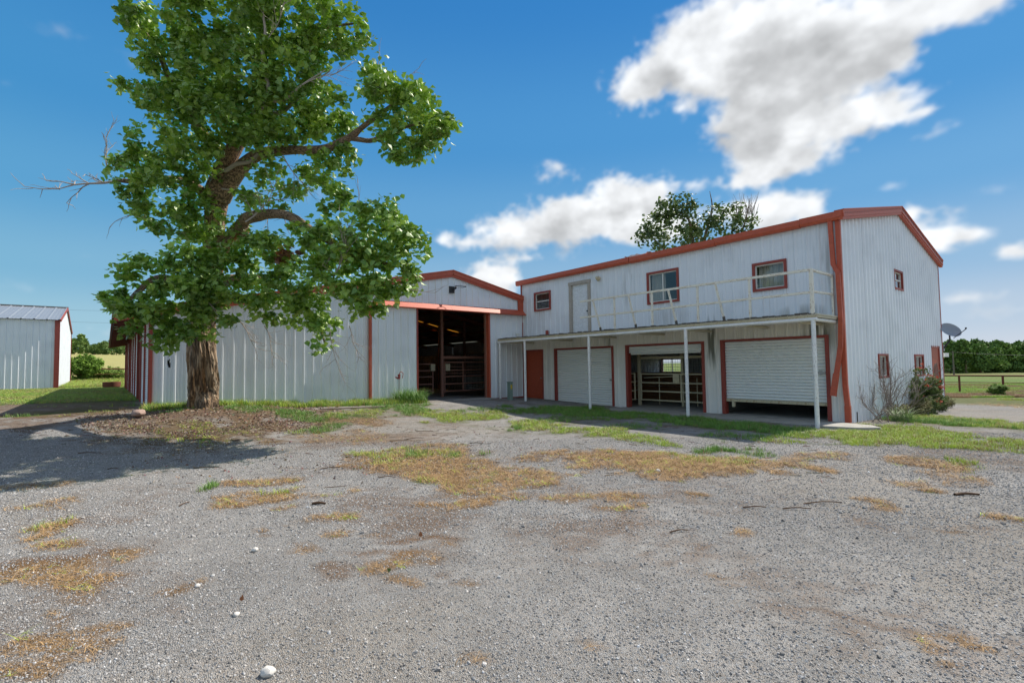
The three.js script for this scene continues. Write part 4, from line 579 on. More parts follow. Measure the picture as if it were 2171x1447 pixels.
  const blobs = B.map(([px, py, rx, ry, d, n]) => { const c = T(px, py, d), k = (13.7 - (13.7 - d) * .54) / 1060; return [c, rx * k * .97, ry * k * .97, Math.min(rx, 60) * k * 1.1, Math.round(n * .9)]; });
  const geo = leafGeo(.128, .138);
  foliage(tree, blobs, { geo, seed: 21, perSpray: 37, sprayR: .25, colors: [[.12, .25, .03], [.4, .58, .075]] });
  // the sprays nearest the yard, leaf by leaf
  const rl = rng(77), near = [...blobs].sort((a, b) => a[0].distanceTo(EYE) - b[0].distanceTo(EYE)).slice(0, 14), lm = [0, 1, 2].map((k) => { const m = M.leaf.clone(); m.color = lin(.15 + k * .08, .3 + k * .1, .035 + k * .015); return m; });
  for (let i = 0; i < 280; i++) { const b = near[i % near.length], dir = EYE.clone().sub(b[0]).normalize(), o = V(rl() - .5, rl() - .5, rl() - .5).multiplyScalar(1.7); const m = add('leaf', geo, lm[i % 3], tree); m.position.copy(b[0]).add(V(o.x * b[1], o.y * b[2], o.z * b[3])).addScaledVector(dir, b[3] * .75); m.rotation.set(Math.PI * .8 + (rl() - .5), Math.atan2(dir.x, dir.z) + (rl() - .5) * 1.8, (rl() - .5) * 1.4, 'YXZ'); m.scale.setScalar(.95 + rl() * .4); }
  foliage(tree, [[T(615, 540, 10), .35, .18, .3, 8]], { geo, seed: 5, perSpray: 20, sprayR: .14, colors: [[.2, .07, .03], [.36, .16, .08]], name: 'withered_leaves', mat: M.leaf });
}

// ================================================================ tree behind the two-storey building
function broadTree(name, label, cat, pos, blobs, limbs, opt, group) { const t = thing(name, label, cat, [0, 0, 0], group); for (const [pts, r] of limbs) add(limbs[0][0] === pts ? 'trunk' : 'limb', tube(pts, r, 9, 5, .2), M.bark, t); foliage(t, blobs, opt); return t; }
{
  const D = 31, P = (px, py, d = D) => at(px, py, d), gy = P(1480, 620); gy.y = H(gy.x, gy.z) - .2;
  const S = (px, py, rx, ry, n, d = D) => [P(px, py, d), rx * d / 1060, ry * d / 1060, rx * d / 1060, n];
  const t = broadTree('shade_tree', 'leafy tree rising behind the roof of the two-storey building', 'tree', null,
    [S(1420, 440, 32, 26, 14), S(1400, 480, 38, 30, 18), S(1370, 495, 26, 22, 9), S(1450, 465, 40, 32, 18), S(1460, 430, 18, 14, 5), S(1510, 450, 22, 20, 7), S(1500, 490, 40, 30, 15), S(1555, 455, 26, 24, 9), S(1550, 490, 30, 24, 9), S(1598, 478, 13, 22, 4), S(1430, 520, 70, 40, 28), S(1500, 540, 80, 50, 34), S(1470, 590, 120, 50, 50)],
    [[[gy, P(1480, 620), P(1470, 540), P(1462, 470), P(1440, 430)], [.35, .28, .16, .08, .03]], [[P(1478, 600), P(1400, 520), P(1370, 490)], [.14, .07, .02]], [[P(1475, 580), P(1495, 500), P(1510, 440), P(1505, 405)], [.14, .08, .05, .015]], [[P(1480, 600), P(1560, 520), P(1585, 450), P(1590, 420)], [.12, .07, .04, .012]], [[P(1570, 500), P(1600, 460), P(1610, 430)], [.04, .02, .008]]],
    { geo: leafGeo(.19, .22), seed: 9, perSpray: 24, sprayR: .42, colors: [[.05, .1, .02], [.17, .24, .04]] });
  const r = rng(3), tw = []; for (let i = 0; i < 34; i++) { const a = P(1560 + r() * 40, 460 - r() * 10), b = a.clone().addScaledVector(UP, .5 + r() * .9).addScaledVector(RIGHT, (r() - .4) * .9); tw.push(tube([a, a.clone().lerp(b, .5).add(V(r() - .5, 0, r() - .5).multiplyScalar(.2)), b], [.02, .006], 4, 2)); } add('dead_twigs', tw, M.deadWood, t);
}
// woods at the edge of the far field: a few tree shapes, many individuals
function woodTree(seed, w, h) {
  const t = new THREE.Group(), r = rng(seed), pos = [], col = [], f = leafGeo(.55, .6), fp = f.attributes.position, c = [], q = new THREE.Quaternion(), e = new THREE.Euler(), v = V(0, 0, 0);
  for (let b = 0; b < 16; b++) { const a = r() * 6.28, k = Math.sqrt(r()), by = h * (.12 + .78 * r()), wid = w * Math.sin(Math.min(1, (by / h) * 1.05 + .18) * Math.PI * .93) , cx = Math.cos(a) * k * wid * .55, cz = Math.sin(a) * k * wid * .55, br = w * (.22 + .16 * r()), tone = r(); c.push([cx, by, cz, br, tone]); }
  c.push([0, h * .9, 0, w * .25, .7]);
  for (const [cx, cy, cz, br, tone] of c) for (let i = 0; i < 170; i++) { let x, y, z, l; do { x = r() * 2 - 1; y = r() * 2 - 1; z = r() * 2 - 1; l = x * x + y * y + z * z; } while (l > 1); const k = Math.pow(l, -.3); e.set(r() * 6.28, r() * 6.28, r() * 6.28); q.setFromEuler(e); const s = .5 + .6 * r(), t2 = clamp(tone * .5 + r() * .55); for (let m = 0; m < fp.count; m++) { v.fromBufferAttribute(fp, m).multiplyScalar(s).applyQuaternion(q); pos.push(v.x + cx + x * k * br, v.y + cy + y * k * br * .8, v.z + cz + z * k * br); col.push(mix(.055, .2, t2), mix(.12, .3, t2), mix(.03, .05, t2)); } }
  const g = new THREE.BufferGeometry(); g.setAttribute('position', new THREE.Float32BufferAttribute(pos, 3)); g.setAttribute('color', new THREE.Float32BufferAttribute(col, 3)); g.computeVertexNormals();
  add('crown', g, M.woods, t); add('trunk', tube([V(0, -.6, 0), V(.1, h * .3, 0), V(0, h * .7, .1)], [.22, .16, .06], 8, 3), M.bark, t); return t;
}
M.woods = std({ vertexColors: true, roughness: .75 });
{
  const kinds = [woodTree(1, 3.4, 6.4), woodTree(2, 3.8, 6.9), woodTree(3, 3.0, 7.6), woodTree(4, 4.2, 6.2), woodTree(6, 3.2, 5.6)], r = rng(12);
  const put = (k, px, d, s, label, group, sy = 1) => { const p = at(px, 760, d); const t = kinds[k % kinds.length].clone(); t.name = numbered('wood_tree'); t.position.set(p.x, H(p.x, p.z) - .1, p.z); t.rotation.y = r() * 6.28; t.scale.set(s, s * sy, s); scene.add(t); tag(t, label, 'tree', group); };
  for (let i = 0; i < 24; i++) { const px = 1985 + i * 10.5 + (r() - .5) * 6, d = 104 + (i % 3) * 5 + r() * 4; put(i * 2 + (i % 3), px, d, .86 + r() * .18, i === 8 ? 'tallest round-topped tree standing above the woods behind the pipe fence' : 'dense green tree in the woods beyond the pasture behind the pipe fence', 'woods beyond the pasture', i === 8 ? 1.25 : 1); }
  for (let i = 0; i < 11; i++) { const px = 145 + i * 13 + (r() - .5) * 7, d = 235 + (i % 2) * 14; put(i, px, d, .82 + (i < 3 ? .3 : .05) + r() * .18, 'dark rounded tree on the rise past the yellow field', 'trees on the rise'); }
}

// ================================================================ fences, poles, wires
function pipeFence(label, pts, h, mat, railY = [1]) { const f = thing('pipe_fence', label, 'fence'); for (let i = 0; i < pts.length; i++) { const [x, z] = pts[i], y = H(x, z); add('post', capped(V(x, y - .2, z), V(x, y + h, z), .06), mat, f); if (i) { const [X, Z] = pts[i - 1], Y = H(X, Z); for (const k of railY) add(k === 1 ? 'top_rail' : 'rail', capped(V(X, Y + h * k, Z), V(x, y + h * k, z), k === 1 ? .05 : .018), mat, f); } } return f; }
{
  const pts = []; for (let i = -3; i < 8; i++) { const a = at(2034 + i * 92.6, 800, 34 - i * 1.62); pts.push([a.x, a.z]); } pipeFence('rusty pipe fence with one top rail along the mown pasture', pts, 1.15, M.rustBrown, [1, .62]);
  const q = []; for (let i = 0; i < 7; i++) q.push([-56 - i * .3, 26 - i * 4.2]); pipeFence('brown pipe fence past the leafy bush beside the shed', q, 1.1, M.rustBrown, [1, .55]);
  const p = at(2023, 790, 92), y = H(p.x, p.z), up = thing('utility_pole', 'weathered pole with a crossarm standing before the woods', 'pole', [p.x, y, p.z]); add('pole', new THREE.CylinderGeometry(.1, .14, 4.6, 10).translate(0, 2.1, 0), M.greyWood, up); add('crossarm', box(-.5, .5, 4.1, 4.2, -.05, .05), M.greyWood, up);
  const wire = (a, b, sag, label) => { const pts = []; for (let i = 0; i <= 12; i++) { const t = i / 12, q = a.clone().lerp(b, t); q.y -= sag * 4 * t * (1 - t); pts.push(q); } single('overhead_wire', pipe(pts, .02, 5), M.wire, label, 'wire', 'overhead wires'); };
  wire(V(p.x, y + 4.2, p.z), at(2300, 752, 88), .3, 'thin wire strung from the weathered pole along the woods');
  wire(at(-60, 650, 130), at(700, 664, 150), .5, 'upper of two thin wires crossing the sky past the shed'); wire(at(-60, 675, 130), at(700, 690, 150), .5, 'lower of two thin wires crossing the sky past the shed');
}

// ================================================================ fittings
{
  // satellite dish on a bent arm at the far corner
  const c = V(.28, 2.75, -10.95), d = thing('satellite_dish', 'dark grey satellite dish on a bent arm at the far corner of the building', 'dish');
  const pr = []; for (let i = 0; i <= 12; i++) { const t = i / 12; pr.push(new THREE.Vector2(t * .36, t * t * .07)); } const dish = new THREE.LatheGeometry(pr, 40); dish.scale(1, 1, .82); M.dish = std({ color: lin(.26, .28, .31), roughness: .35, metalness: .1 });
  const face = V(.55, .5, .67).normalize(), qd = new THREE.Quaternion().setFromUnitVectors(V(0, 1, 0), face); dish.applyQuaternion(qd); dish.translate(c.x, c.y, c.z); add('reflector', dish, M.dish, d);
  add('arm', pipe([c.clone().addScaledVector(face, -.05), c.clone().add(V(-.02, -.35, -.0)), V(.2, 2.28, -10.95), V(.06, 2.05, -10.9)], .028), M.black, d);
  const low = c.clone().add(V(.12, -.3, .1)); add('feed_arm', [capped(low, low.clone().add(V(.42, .32, .3)), .014), capped(low.clone().add(V(.42, .32, .3)), low.clone().add(V(.42, .38, .3)), .03)], M.black, d); add('mount_plate', box(.05, .08, 1.95, 2.2, -11.0, -10.85), M.steelGrey, d);
  single('arrow_board', box(-.02, .01, 1.72, 1.88, -12.1, -11.3).rotateY(0), M.plasticWhite, 'small white board fixed past the far corner under the dish', 'board');
  // basketball rim on the gable
  const hp = thing('basketball_rim', 'black basketball rim fixed on the barn gable without a net', 'rim'); add('bracket', [box(BX + .03, BX + .09, 4.68, 4.96, 3.78, 4.02), bar(V(BX + .09, 4.86, 3.9), V(BX + .24, 4.9, 3.78), .05, .04), bar(V(BX + .09, 4.74, 3.9), V(BX + .24, 4.88, 3.78), .03, .03)], M.black, hp); add('ring', new THREE.TorusGeometry(.23, .016, 8, 40).rotateX(Math.PI / 2).translate(BX + .46, 4.92, 3.72), M.black, hp);
  // yard hydrant
  const hy = V(BX + .55, H(BX + .55, 6.55), 6.55), h = thing('yard_hydrant', 'dark red yard hydrant standing in weeds against the sliding door', 'hydrant', hy.toArray()); add('standpipe', new THREE.CylinderGeometry(.022, .025, .95, 10).translate(0, .42, 0), M.steelGrey, h); add('head', [new THREE.CylinderGeometry(.05, .04, .18, 12).translate(0, .96, 0), new THREE.CylinderGeometry(.025, .035, .12, 10).rotateX(1.1).translate(0, .92, .09)], M.hydrant, h); add('lever', pipe([V(0, 1.02, 0), V(0, 1.14, -.06), V(0, 1.08, -.16), V(0, .9, -.14)], .014), M.hydrant, h);
  // utility pedestal
  const pe = V(-11.9, H(-11.9, 1.72), 1.72), u = thing('utility_pedestal', 'grey-green utility pedestal with a yellow sticker by the balcony post', 'pedestal', pe.toArray()); add('housing', box(-.09, .09, -.1, .72, -.08, .08), M.plasticGreen, u); add('cap', box(-.1, .1, .72, .77, -.09, .09), M.plasticGreen, u); add('sticker', box(.091, .094, .46, .64, -.05, .04), M.yellow, u);
  // pipe lying along the grass, tub on the lawn, hose at the corner
  const a = G(680, 871), b = G(815, 864); a.y += .06; b.y += .04; single('pipe_length', capped(a, b, .024), M.greyWood, 'pale pipe lying in the grass along the barn wall', 'pipe');
  const tb = G(236, 822), tub = thing('rusty_tub', 'rusty brown round tub on the lawn by the barn eave', 'tub', tb.toArray()); add('shell', new THREE.LatheGeometry([[0, .02], [.42, .02], [.47, .1], [.48, .36], [.5, .4], [.46, .4], [.44, .12], [0, .1]].map(([x, y]) => new THREE.Vector2(x, y)), 28), M.rustBrown, tub);
  single('hose', pipe([V(.2, .3, -.1), V(.22, .05, -.05), V(.35, -.0, .15), V(.7, .02, .3), V(1.1, .03, .35)], .014, 8), M.black, 'black hose end trailing from the corner on to the broken slab', 'hose');
}

// ================================================================ bushes
function bush(name, label, px, py, d, w, h, colors, n, leaf, seed, opts = {}) {
  const p = at(px, py, d); const y = H(p.x, p.z), t = thing(name, label, 'bush'); const r = rng(seed), bl = [];
  for (let i = 0; i < 9; i++) { const a = r() * 6.28, k = r() * .6; bl.push([V(p.x + Math.cos(a) * k * w, y + h * (.2 + .6 * r() * (1 - k * .5)), p.z + Math.sin(a) * k * w), w * .42, h * .3, w * .42, n / 9]); }
  const st = []; for (let i = 0; i < 12; i++) { const a = r() * 6.28; st.push(tube([V(p.x, y - .05, p.z), V(p.x + Math.cos(a) * w * .3, y + h * .4, p.z + Math.sin(a) * w * .3), V(p.x + Math.cos(a) * w * .55, y + h * .8, p.z + Math.sin(a) * w * .55)], [.02, .006], 5, 2)); } add('stems', st, M.bark, t);
  foliage(t, bl, { geo: leaf, seed, perSpray: 22, sprayR: opts.spray ?? w * .14, colors, mat: M.dullLeaf, ...opts }); return { t, bl, p, y };
}
bush('leafy_bush', 'rounded bright green bush against the shed end', 172, 795, 47, 1.9, 2.6, [[.1, .2, .03], [.26, .4, .06]], 230, leafGeo(.17, .2), 31);
bush('leafy_bush', 'low bright green thicket on the lawn edge by the brown fence', 225, 800, 50, 2.6, 1.2, [[.12, .2, .04], [.28, .38, .08]], 170, leafGeo(.16, .2), 32);
bush('leafy_bush', 'small leafy weed clump at a pipe fence post', 2117, 818, 30.5, .75, .75, [[.08, .16, .03], [.2, .3, .06]], 60, leafGeo(.1, .16), 33);
{
  // shrubs at the end wall: bare twigs, a flowering shrub, a low juniper
  const o = G(1868, 893), t = thing('bare_shrub', 'leafless twiggy grey shrub against the end wall under the small windows', 'shrub'); const r = rng(90), st = [];
  const grow = (a, d, L, rad, lev) => { const pts = [a]; const k = 5; for (let i = 0; i < k; i++) { d = d.clone().add(V(r() - .5, r() - .45, r() - .5).multiplyScalar(.55)).normalize(); const q = pts[i].clone().addScaledVector(d, L / k); q.x = Math.max(q.x, .07); pts.push(q); } st.push(tube(pts, [rad, rad * .45], 5, 2)); if (lev) for (let i = 1; i <= k; i++) if (r() < .9) grow(pts[i], d.clone().add(V(r() - .5, r() - .35, r() - .5).multiplyScalar(1.7)).normalize(), L * (.35 + .3 * r()), rad * .55, lev - 1); };
  for (let i = 0; i < 11; i++) { const a = r() * 6.28; grow(V(o.x + (r() - .5) * .6, o.y - .05, o.z + (r() - .5) * 1.1), V(Math.cos(a) * .5 + .1, .9, Math.sin(a) * .95).normalize(), .75 + r() * .55, .011, 2); }
  for (let i = 0; i < 7; i++) { const a = r() * 6.28, s = G(1905, 885); grow(V(s.x, s.y - .05, s.z), V(Math.cos(a) * .5, .9, Math.sin(a) * .8).normalize(), 1.1 + r() * .5, .016, 2); }
  M.greyTwig = std({ color: lin(.22, .18, .155), roughness: .9 }); add('twigs', st, M.greyTwig, t);
  const f = G(1912, 872), bl = []; const fl = thing('flowering_shrub', 'dark green shrub with red blooms by the side door of the building', 'shrub');
  for (let i = 0; i < 17; i++) { const q = r(); bl.push([V(Math.max(.35, f.x + (r() - .5) * .9 - .05), f.y + .25 + r() * (.5 + .6 * q), f.z + (q - .45) * 3.2), .34, .32, .45, 8]); }
  bl.push([V(.4, f.y + 1.35, f.z + 1.2), .16, .32, .2, 6], [V(.45, f.y + 1.1, f.z + .3), .2, .3, .3, 6]);
  foliage(fl, bl, { geo: leafGeo(.045, .085), seed: 55, mat: M.dullLeaf, perSpray: 40, sprayR: .13, colors: [[.05, .09, .025], [.17, .22, .07]] });
  foliage(fl, bl.slice(0, 14).map((b) => [b[0].clone().add(V(.12, .2, .08)), b[1], b[2] * .6, b[3], 2]).concat([[V(.4, f.y + 1.6, f.z + 1.15), .12, .1, .15, 2], [V(.42, f.y + 1.05, f.z + .2), .2, .2, .3, 3]]), { geo: leafGeo(.045, .06), seed: 56, mat: M.dullLeaf, perSpray: 12, sprayR: .07, colors: [[.5, .05, .03], [.6, .16, .09]], name: 'red_blooms' });
  const sh = []; for (let i = 0; i < 14; i++) { const a = r() * 6.28; sh.push(tube([V(f.x - .1, f.y - .05, f.z + (r() - .5)), V(f.x - .1 + Math.cos(a) * .25, f.y + .5, f.z + Math.sin(a) * .6), V(f.x + Math.cos(a) * .35, f.y + 1.0, f.z + Math.sin(a) * .9)], [.018, .006], 5, 2)); } add('stems', sh, M.deadWood, fl);
  const j = thing('juniper_shrub', 'low spreading olive juniper at the foot of the end wall', 'shrub'), jb = []; for (const [px, py, w] of [[1895, 872, .5], [1925, 866, .55], [1955, 868, .5], [1990, 858, .5], [2003, 852, .35]]) { const p = G(px, py + 12); jb.push([V(p.x, p.y + .25, p.z), w * .7, .2, w, 16]); }
  foliage(j, jb, { geo: leafGeo(.028, .1), seed: 57, mat: M.dullLeaf, perSpray: 46, sprayR: .12, colors: [[.07, .08, .03], [.22, .2, .08]] }); const js = []; for (const b of jb) js.push(tube([V(b[0].x, b[0].y - .3, b[0].z), b[0].clone(), b[0].clone().add(V(.2, .15, .2))], [.03, .01], 5, 2)); add('stems', js, M.bark, j);
}
// arching grass clump at the hydrant and by the shrubs
function blade(l, w, bend) { const pos = []; const n = 4, P = (t) => [w * (1 - t) * .5, l * t * (1 - bend * .25 * t), l * bend * t * t]; for (let i = 0; i < n; i++) { const [a, y, z] = P(i / n), [b, Y, Z] = P((i + 1) / n); pos.push(-a, y, z, a, y, z, b, Y, Z); if (i < n - 1) pos.push(-a, y, z, b, Y, Z, -b, Y, Z); else pos.splice(-9, 9, -a, y, z, a, y, z, 0, Y, Z); } const g = new THREE.BufferGeometry(); g.setAttribute('position', new THREE.Float32BufferAttribute(pos, 3)); g.computeVertexNormals(); return g; }
function tuftGeo(seed, n, l, spread, bend, w = .007) { const r = rng(seed), out = []; for (let i = 0; i < n; i++) { const L = l * (.5 + .7 * r()), g = blade(L, w * (.7 + .6 * r()), bend * (.4 + r())); g.rotateY(r() * 6.28); g.translate((r() - .5) * spread, 0, (r() - .5) * spread); out.push(g); } return mergeGeometries(out); }
M.grass = new THREE.MeshPhysicalMaterial({ color: lin(1, 1, 1), roughness: .6, transmission: .25, thickness: 0, side: THREE.DoubleSide });
M.straw = std({ color: lin(1, 1, 1), roughness: .85 });
{
  const wd = V(BX + .65, H(BX + .65, 6.15), 6.15), t = thing('weed_clump', 'arching bright green weeds round the yard hydrant', 'weeds', wd.toArray()); M.weed = M.grass.clone(); M.weed.color = lin(.17, .32, .05); M.weed2 = M.grass.clone(); M.weed2.color = lin(.1, .22, .035);
  for (const [s, m] of [[1, M.weed], [2, M.weed2], [3, M.weed]]) { const g = tuftGeo(s + 60, 260, .62, 1.0, .9, .024), k = g.attributes.position; add('blades', g, m, t).rotation.y = s; }
  const p = G(1912, 893), c = thing('weed_clump', 'pale arching grass clump at the foot of the leafless shrub', 'weeds', p.toArray()); M.weed3 = M.grass.clone(); M.weed3.color = lin(.2, .3, .1); add('blades', tuftGeo(70, 220, .5, .4, 1.1, .014), M.weed3, c);
}

// ================================================================ grass, straw, gravel, litter
function scatter(name, label, geo, mat, list) { const m = new THREE.InstancedMesh(geo, mat, list.length); m.name = numbered(name); const c = new THREE.Color(), q = new THREE.Quaternion(), e = new THREE.Euler(); list.forEach((p, i) => { e.set(p.tx ?? 0, p.a, p.tz ?? 0); q.setFromEuler(e); m.setMatrixAt(i, new THREE.Matrix4().compose(V(p.x, p.y, p.z), q, p.s.isVector3 ? p.s : V(p.s, p.s * (p.h ?? 1), p.s))); m.setColorAt(i, c.setRGB(...p.c)); }); m.castShadow = m.receiveShadow = true; m.userData.kind = 'stuff'; m.userData.label = label; scene.add(m); return m; }
{
  const r = rng(123), green = [], dry = [], lit = [];
  const gcol = (y) => { const t = r(); return y ? [mix(.25, .5, t), mix(.4, .6, t), mix(.03, .05, t)] : [mix(.09, .22, t), mix(.22, .4, t), mix(.025, .045, t)]; };
  const dcol = () => { const t = r(); return [mix(.18, .5, t), mix(.105, .32, t), mix(.04, .15, t)]; };
  for (const p of PATCH) {
    if (p.kind === 's') continue; const area = Math.PI * p.ru * p.rv, dist = p.c.distanceTo(EYE), per = p.kind === 'd' ? 1500 : 1500, n = Math.min(15000, Math.round(area * per * p.den * clamp(9 / dist, .25, 1.2)));
    for (let i = 0; i < n; i++) {
      const a = r() * 6.283, k = Math.sqrt(r()) * 1.6, x = p.c.x + p.u.x * Math.cos(a) * k * p.ru - p.u.y * Math.sin(a) * k * p.rv, z = p.c.z + p.u.y * Math.cos(a) * k * p.ru + p.u.x * Math.sin(a) * k * p.rv;
      const q = inPatch(p, x, z) + (fbm(x * 2.2, z * 2.2, 2, 3) - .5) * 1.6 + (fbm(x * 7, z * 7, 4, 2) - .5) * (p.kind === 'd' ? 2.2 : 1.2); if (q > (p.kind === 'd' ? 1.15 : .9) - (1 - p.den) * .5) continue;
      if (x < BX + .04 || (x < .06 && z < .03)) continue;
      if (z < 1.2 && x > -7.3 && x < .12 && z > -.1) continue;
      const o = { x, y: H(x, z) - .006, z, a: r() * 6.283, tx: (r() - .5) * .4, tz: (r() - .5) * .4 };
      if (p.kind === 'd') { o.s = (.5 + .8 * r()) * clamp(dist / 7, .62, 1.15); o.h = .22 + .45 * r(); o.c = r() < .05 ? gcol(1) : dcol(); dry.push(o); }
      else { o.s = .5 + .7 * r(); o.h = p.kind === 'g' ? .9 : .7; o.c = r() < (p.kind === 'y' ? .22 : .06) ? dcol() : gcol(p.kind === 'y'); green.push(o); }
    }
  }
  // strip along the barn, the lawn by the shed, the verge at the far fence
  for (let i = 0; i < 5200; i++) { const z = 5.7 + r() * 8.5, x = BX + .04 + Math.pow(r(), 1.6) * 1.2; if (fbm(x * 2, z * 2, 5, 3) < .4) continue; green.push({ x, y: H(x, z) - .006, z, a: r() * 6.28, s: .8 + r(), h: .8 + .5 * r(), c: r() < .15 ? dcol() : gcol(r() < .6) }); }
  for (let i = 0; i < 60000; i++) { const x = -14.3 - 25.6 * Math.pow(r(), .7), z = 13.6 + r() * 10; if (z < 14.1 || r() > isLawn(x, z)) continue; const n = fbm(x * .5, z * .5, 8, 3); if (x > -19 && n < .52) continue; green.push({ x, y: H(x, z) - .006, z, a: r() * 6.28, s: .7 + .6 * r(), h: .6 + (x > -17 && z < 15.3 ? 1.2 : 0), c: r() < .12 + (n < .45 ? .25 : 0) ? dcol() : gcol(r() < .45) }); }
  for (let i = 0; i < 26000; i++) { const x = -40 - 22 * r(), z = 4 + r() * 14; green.push({ x, y: H(x, z) - .006, z, a: r() * 6.28, s: 1.1 + r(), h: 1.1, c: r() < .25 ? dcol() : gcol(r() < .7) }); }
  for (let i = 0; i < 30000; i++) { const p = at(1985 + r() * 260, 800, 28.5 + 22 * Math.pow(r(), 1.4)); const n = fbm(p.x * .25, p.z * .3, 9, 3); if (p.z > -11.5) continue; green.push({ x: p.x, y: H(p.x, p.z) - .006, z: p.z, a: r() * 6.28, s: .8 + .7 * r(), h: .8, c: n < .45 && p.z < -22 ? dcol() : gcol(r() < .6) }); }
  scatter('green_grass', 'green and yellowing grass in patches along the buildings, drive and lawn', tuftGeo(7, 9, .13, .1, .6, .008), M.grass, green);
  scatter('dry_grass', 'tufts of dead tan grass lying over the gravel', tuftGeo(8, 8, .12, .14, 1.5, .0055), M.straw, dry);
  for (let i = 0; i < 2600; i++) { const x = BX - .1 - 5.5 * r() * r(), z = 14.15 + r() * (.9 + .5 * r()); green.push({ x, y: H(x, z) - .006, z, a: r() * 6.28, s: 1.3 + 1.3 * r(), h: 1.3, c: r() < .35 ? dcol() : gcol(false) }); }
  for (let i = 0; i < 900; i++) { const a = r() * 6.28, k = .6 + 2.4 * Math.sqrt(r()), x = -11.3 + Math.cos(a) * k * .75, z = 12.5 + Math.sin(a) * k * 1.2; if (x < BX + .05 || fbm(x * 2.5, z * 2.5, 22, 2) < .52) continue; green.push({ x, y: H(x, z) - .006, z, a: r() * 6.28, s: .9 + .9 * r(), h: .9, c: r() < .2 ? dcol() : gcol(r() < .4) }); }
  for (let i = 0; i < 5200; i++) { const p = G(560 + r() * 1500, 890 + 190 * r() * r()); const x = p.x, z = p.z; if (x < BX + .1 || (x < .1 && z < 1.4)) continue; const n = fbm(x * 1.1, z * 1.1, 18, 3); if (n < .5) continue; (r() < .22 ? green : dry).push({ x, y: H(x, z) - .005, z, a: r() * 6.28, tx: (r() - .5) * .6, tz: (r() - .5) * .6, s: .35 + .6 * r(), h: .4 + .5 * r(), c: r() < .3 ? gcol(true) : dcol() }); }
  // leaf litter and twigs under the tree
  for (let i = 0; i < 5600; i++) { const s = i % 6 ? G(430 + (r() - .5) * 520, 900 + (r() + r() - 1) * 24) : G(720 + (r() - .5) * 900, 950 + (r() + r() - 1) * 90); if (s.x < BX + .1) continue; lit.push({ x: s.x, y: s.y + .012, z: s.z, a: r() * 6.28, tx: -Math.PI / 2 + (r() - .5) * .9, tz: (r() - .5) * .8, s: V(1, 1, 1).multiplyScalar(.22 + .5 * r() * r()), c: r() < .3 ? [.34, .27, .2] : [.11 + .14 * r(), .07 + .09 * r(), .045 + .06 * r()] }); }
  for (let i = 0; i < 2600; i++) { const a = r() * 6.28, k = 2.6 * Math.sqrt(r()), x = -11.3 + Math.cos(a) * k * .75, z = 12.4 + Math.sin(a) * k * 1.25; if (x < BX + .08) continue; lit.push({ x, y: H(x, z) + .012, z, a: r() * 6.28, tx: -Math.PI / 2 + (r() - .5) * .9, tz: (r() - .5) * .8, s: V(1, 1, 1).multiplyScalar(.25 + .5 * r()), c: r() < .35 ? [.36, .28, .21] : [.12 + .14 * r(), .08 + .08 * r(), .05 + .05 * r()] }); }
  const tw = []; for (let i = 0; i < 1500; i++) { let x, z; if (i % 3) { const a = r() * 6.28, k = 3.4 * Math.sqrt(r()); x = -10.9 + Math.cos(a) * k * .9; z = 12.3 + Math.sin(a) * k * 1.3; } else { const p = G(300 + r() * 1500, 905 + 130 * r() * r()); x = p.x; z = p.z; } if (x < BX + .1 || (z < .1 && x < .1)) continue; const L = .05 + .3 * r() * r(); tw.push({ x, y: H(x, z) + .012, z, a: r() * 6.28, tz: Math.PI / 2 + (r() - .5) * .25, s: V(.004 + .006 * r() * r(), L, .005), c: r() < .3 ? [.3, .25, .2] : [.1 + .08 * r(), .065 + .05 * r(), .045 + .03 * r()] }); }
  scatter('twig_litter', 'small broken twigs strewn under the tree and over the yard', new THREE.CylinderGeometry(.6, 1, 1, 5), M.straw, tw);
  scatter('leaf_litter', 'fallen brown leaves and bark scraps around the tree', leafGeo(.07, .08), M.straw, lit);
  // loose stone, thick near the viewer
  const peb = [[], [], []], pr = rng(321);
  for (let i = 0; i < 230000; i++) {
    const d = 1.6 + 9.5 * Math.pow(pr(), .8), w = (pr() - .5) * 2.15 * d, x = EYE.x + FWD.x * d + RIGHT.x * w, z = EYE.z + FWD.z * d + RIGHT.z * w; const n = fbm(x * .8, z * .8, 12, 3); if (pr() > .35 + n) continue;
    const s = (.0034 + .005 * Math.pow(pr(), 2.2)) * (1 + (d > 5 ? .25 : 0)) * (pr() < .012 ? 2 : 1), t = pr(), v = t < .14 ? .1 + .08 * pr() : t > .975 ? .5 + .14 * pr() : .2 + .2 * pr(), wr = .03 + (pr() - .45) * .1;
    peb[i % 3].push({ x, y: H(x, z) + s * .15, z, a: pr() * 6.28, tx: pr() * 6, tz: pr() * 6, s: V(s * (.8 + .6 * pr()), s * .75, s * (.8 + .6 * pr())), c: [v * (1 + wr), v, v * (1 - wr)] });
  }
  peb.forEach((list, k) => { const g = new THREE.IcosahedronGeometry(1, 0), q = rng(k + 5), p = g.attributes.position, jit = {}; for (let i = 0; i < p.count; i++) { const key = [p.getX(i), p.getY(i), p.getZ(i)].map((u) => u.toFixed(2)).join(); jit[key] ??= .7 + .6 * q(); p.setXYZ(i, p.getX(i) * jit[key], p.getY(i) * jit[key], p.getZ(i) * jit[key]); } g.computeVertexNormals(); scatter('loose_gravel', 'loose grey gravel over the yard', g, M.straw, list); });
}
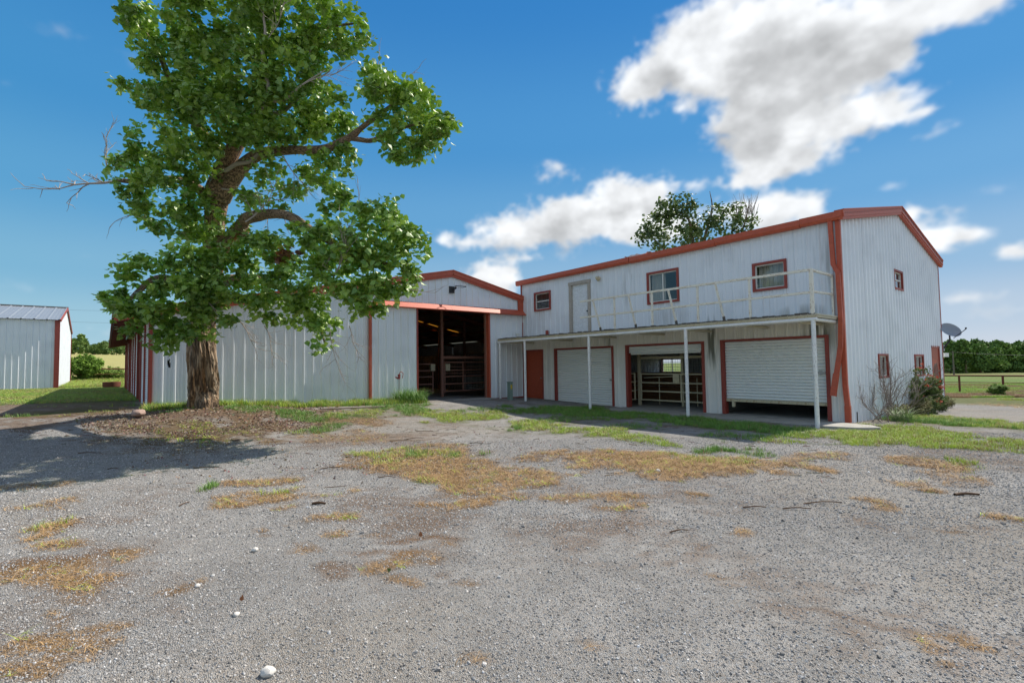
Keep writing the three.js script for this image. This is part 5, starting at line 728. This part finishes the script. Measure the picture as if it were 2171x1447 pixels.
// single stones, sticks and fallen leaves that stand out on the gravel
function stoneGeo(seed, s) { const g = mergeVertices(new THREE.IcosahedronGeometry(1, 2)), p = g.attributes.position, q = rng(seed) ; const o = q() * 50; for (let i = 0; i < p.count; i++) { const x = p.getX(i), y = p.getY(i), z = p.getZ(i), k = .6 + .5 * fbm(x * 1.2 + o, y * 1.2, z * 1.2, 3) + .3 * noise(x * 2.6 + o, y * 2.6, z * 2.6); p.setXYZ(i, x * k * s, y * k * s * .75, z * k * s); } g.deleteAttribute('normal'); g.computeVertexNormals(); return g; }
for (const [px, py, s, label] of [[567, 1431, .036, 'largest rounded white stone lying loose on the gravel'], [540, 1168, .028, 'white stone on the gravel above the pair of small white stones'], [501, 1305, .02, 'small white stone beside a curled tan leaf'], [419, 1244, .02, 'small flat white stone near a streak of dead grass'], [1395, 1000, .035, 'pale stone by the dry grass in front of the roll-up doors']]) { const p = G(px, py); const m = single('white_stone', stoneGeo(px, s), M.stone, label, 'stone'); m.position.set(p.x, p.y + s * .5, p.z); }
{ const p = G(293, 885), m = single('stone_block', stoneGeo(4, .17), M.pinkStone, 'pinkish stone block at the edge of the soil round the tree', 'stone'); m.position.set(p.x, p.y + .1, p.z); m.scale.set(1.3, .8, .9); }
const sticks = [[820, 1013, .25, .02], [700, 993, .3, .5], [676, 1069, .16, 0, 1], [1745, 1068, .45, .1], [1600, 1077, .26, 0], [1690, 1080, .3, -.2], [2051, 1050, .3, .1, 1], [390, 1070, .16, 1.3], [440, 993, .5, -.1], [190, 961, .4, .2], [880, 930, .4, .4], [1010, 940, .3, -.3], [850, 935, .5, .1], [240, 995, .2, 0], [900, 915, .45, -.1], [1440, 1128, .2, .1]];
sticks.forEach(([px, py, L, rot, thick], i) => { const p = G(px, py), r = rng(i + 400), d = RIGHT.clone().setY(0).normalize().applyAxisAngle(V(0, 1, 0), rot + (r() - .5) * .3), a = p.clone().addScaledVector(d, -L / 2), b = p.clone().addScaledVector(d, L / 2); a.y = H(a.x, a.z) + .012; b.y = H(b.x, b.z) + .014; const m = a.clone().lerp(b, .5).add(V((r() - .5) * .04, .012, (r() - .5) * .04)); const k = thick ? .02 : .008; single('stick', tube([a, m, b], [k, k * .6], 6, 3, .3), M.stick, 'brown stick lying on the gravel', 'stick', 'sticks on the gravel'); });
for (const [px, py, s, rz, label] of [[892, 1140, 1.1, .3, 'curled orange-brown leaf standing on bare soil'], [512, 1277, .9, .2, 'curled tan leaf on the gravel by a small white stone'], [828, 1213, .8, 1.2, 'green leaf fallen among dead grass']]) { const p = G(px, py); M.oneLeaf = M.oneLeaf ?? std({ color: lin(.3, .11, .04), roughness: .8 }); M.greenLeaf = M.greenLeaf ?? std({ color: lin(.1, .14, .03), roughness: .7 }); const m = single('fallen_leaf', leafGeo(.07, .085), label.startsWith('green') ? M.greenLeaf : M.oneLeaf, label, 'leaf'); m.position.set(p.x, p.y + .012, p.z); m.rotation.set(-.3, .8, rz); m.scale.setScalar(s * .55); }

scene.traverse((o) => { if (o.isMesh) { o.castShadow = true; o.receiveShadow = true; } });
renderer.render(scene, camera);
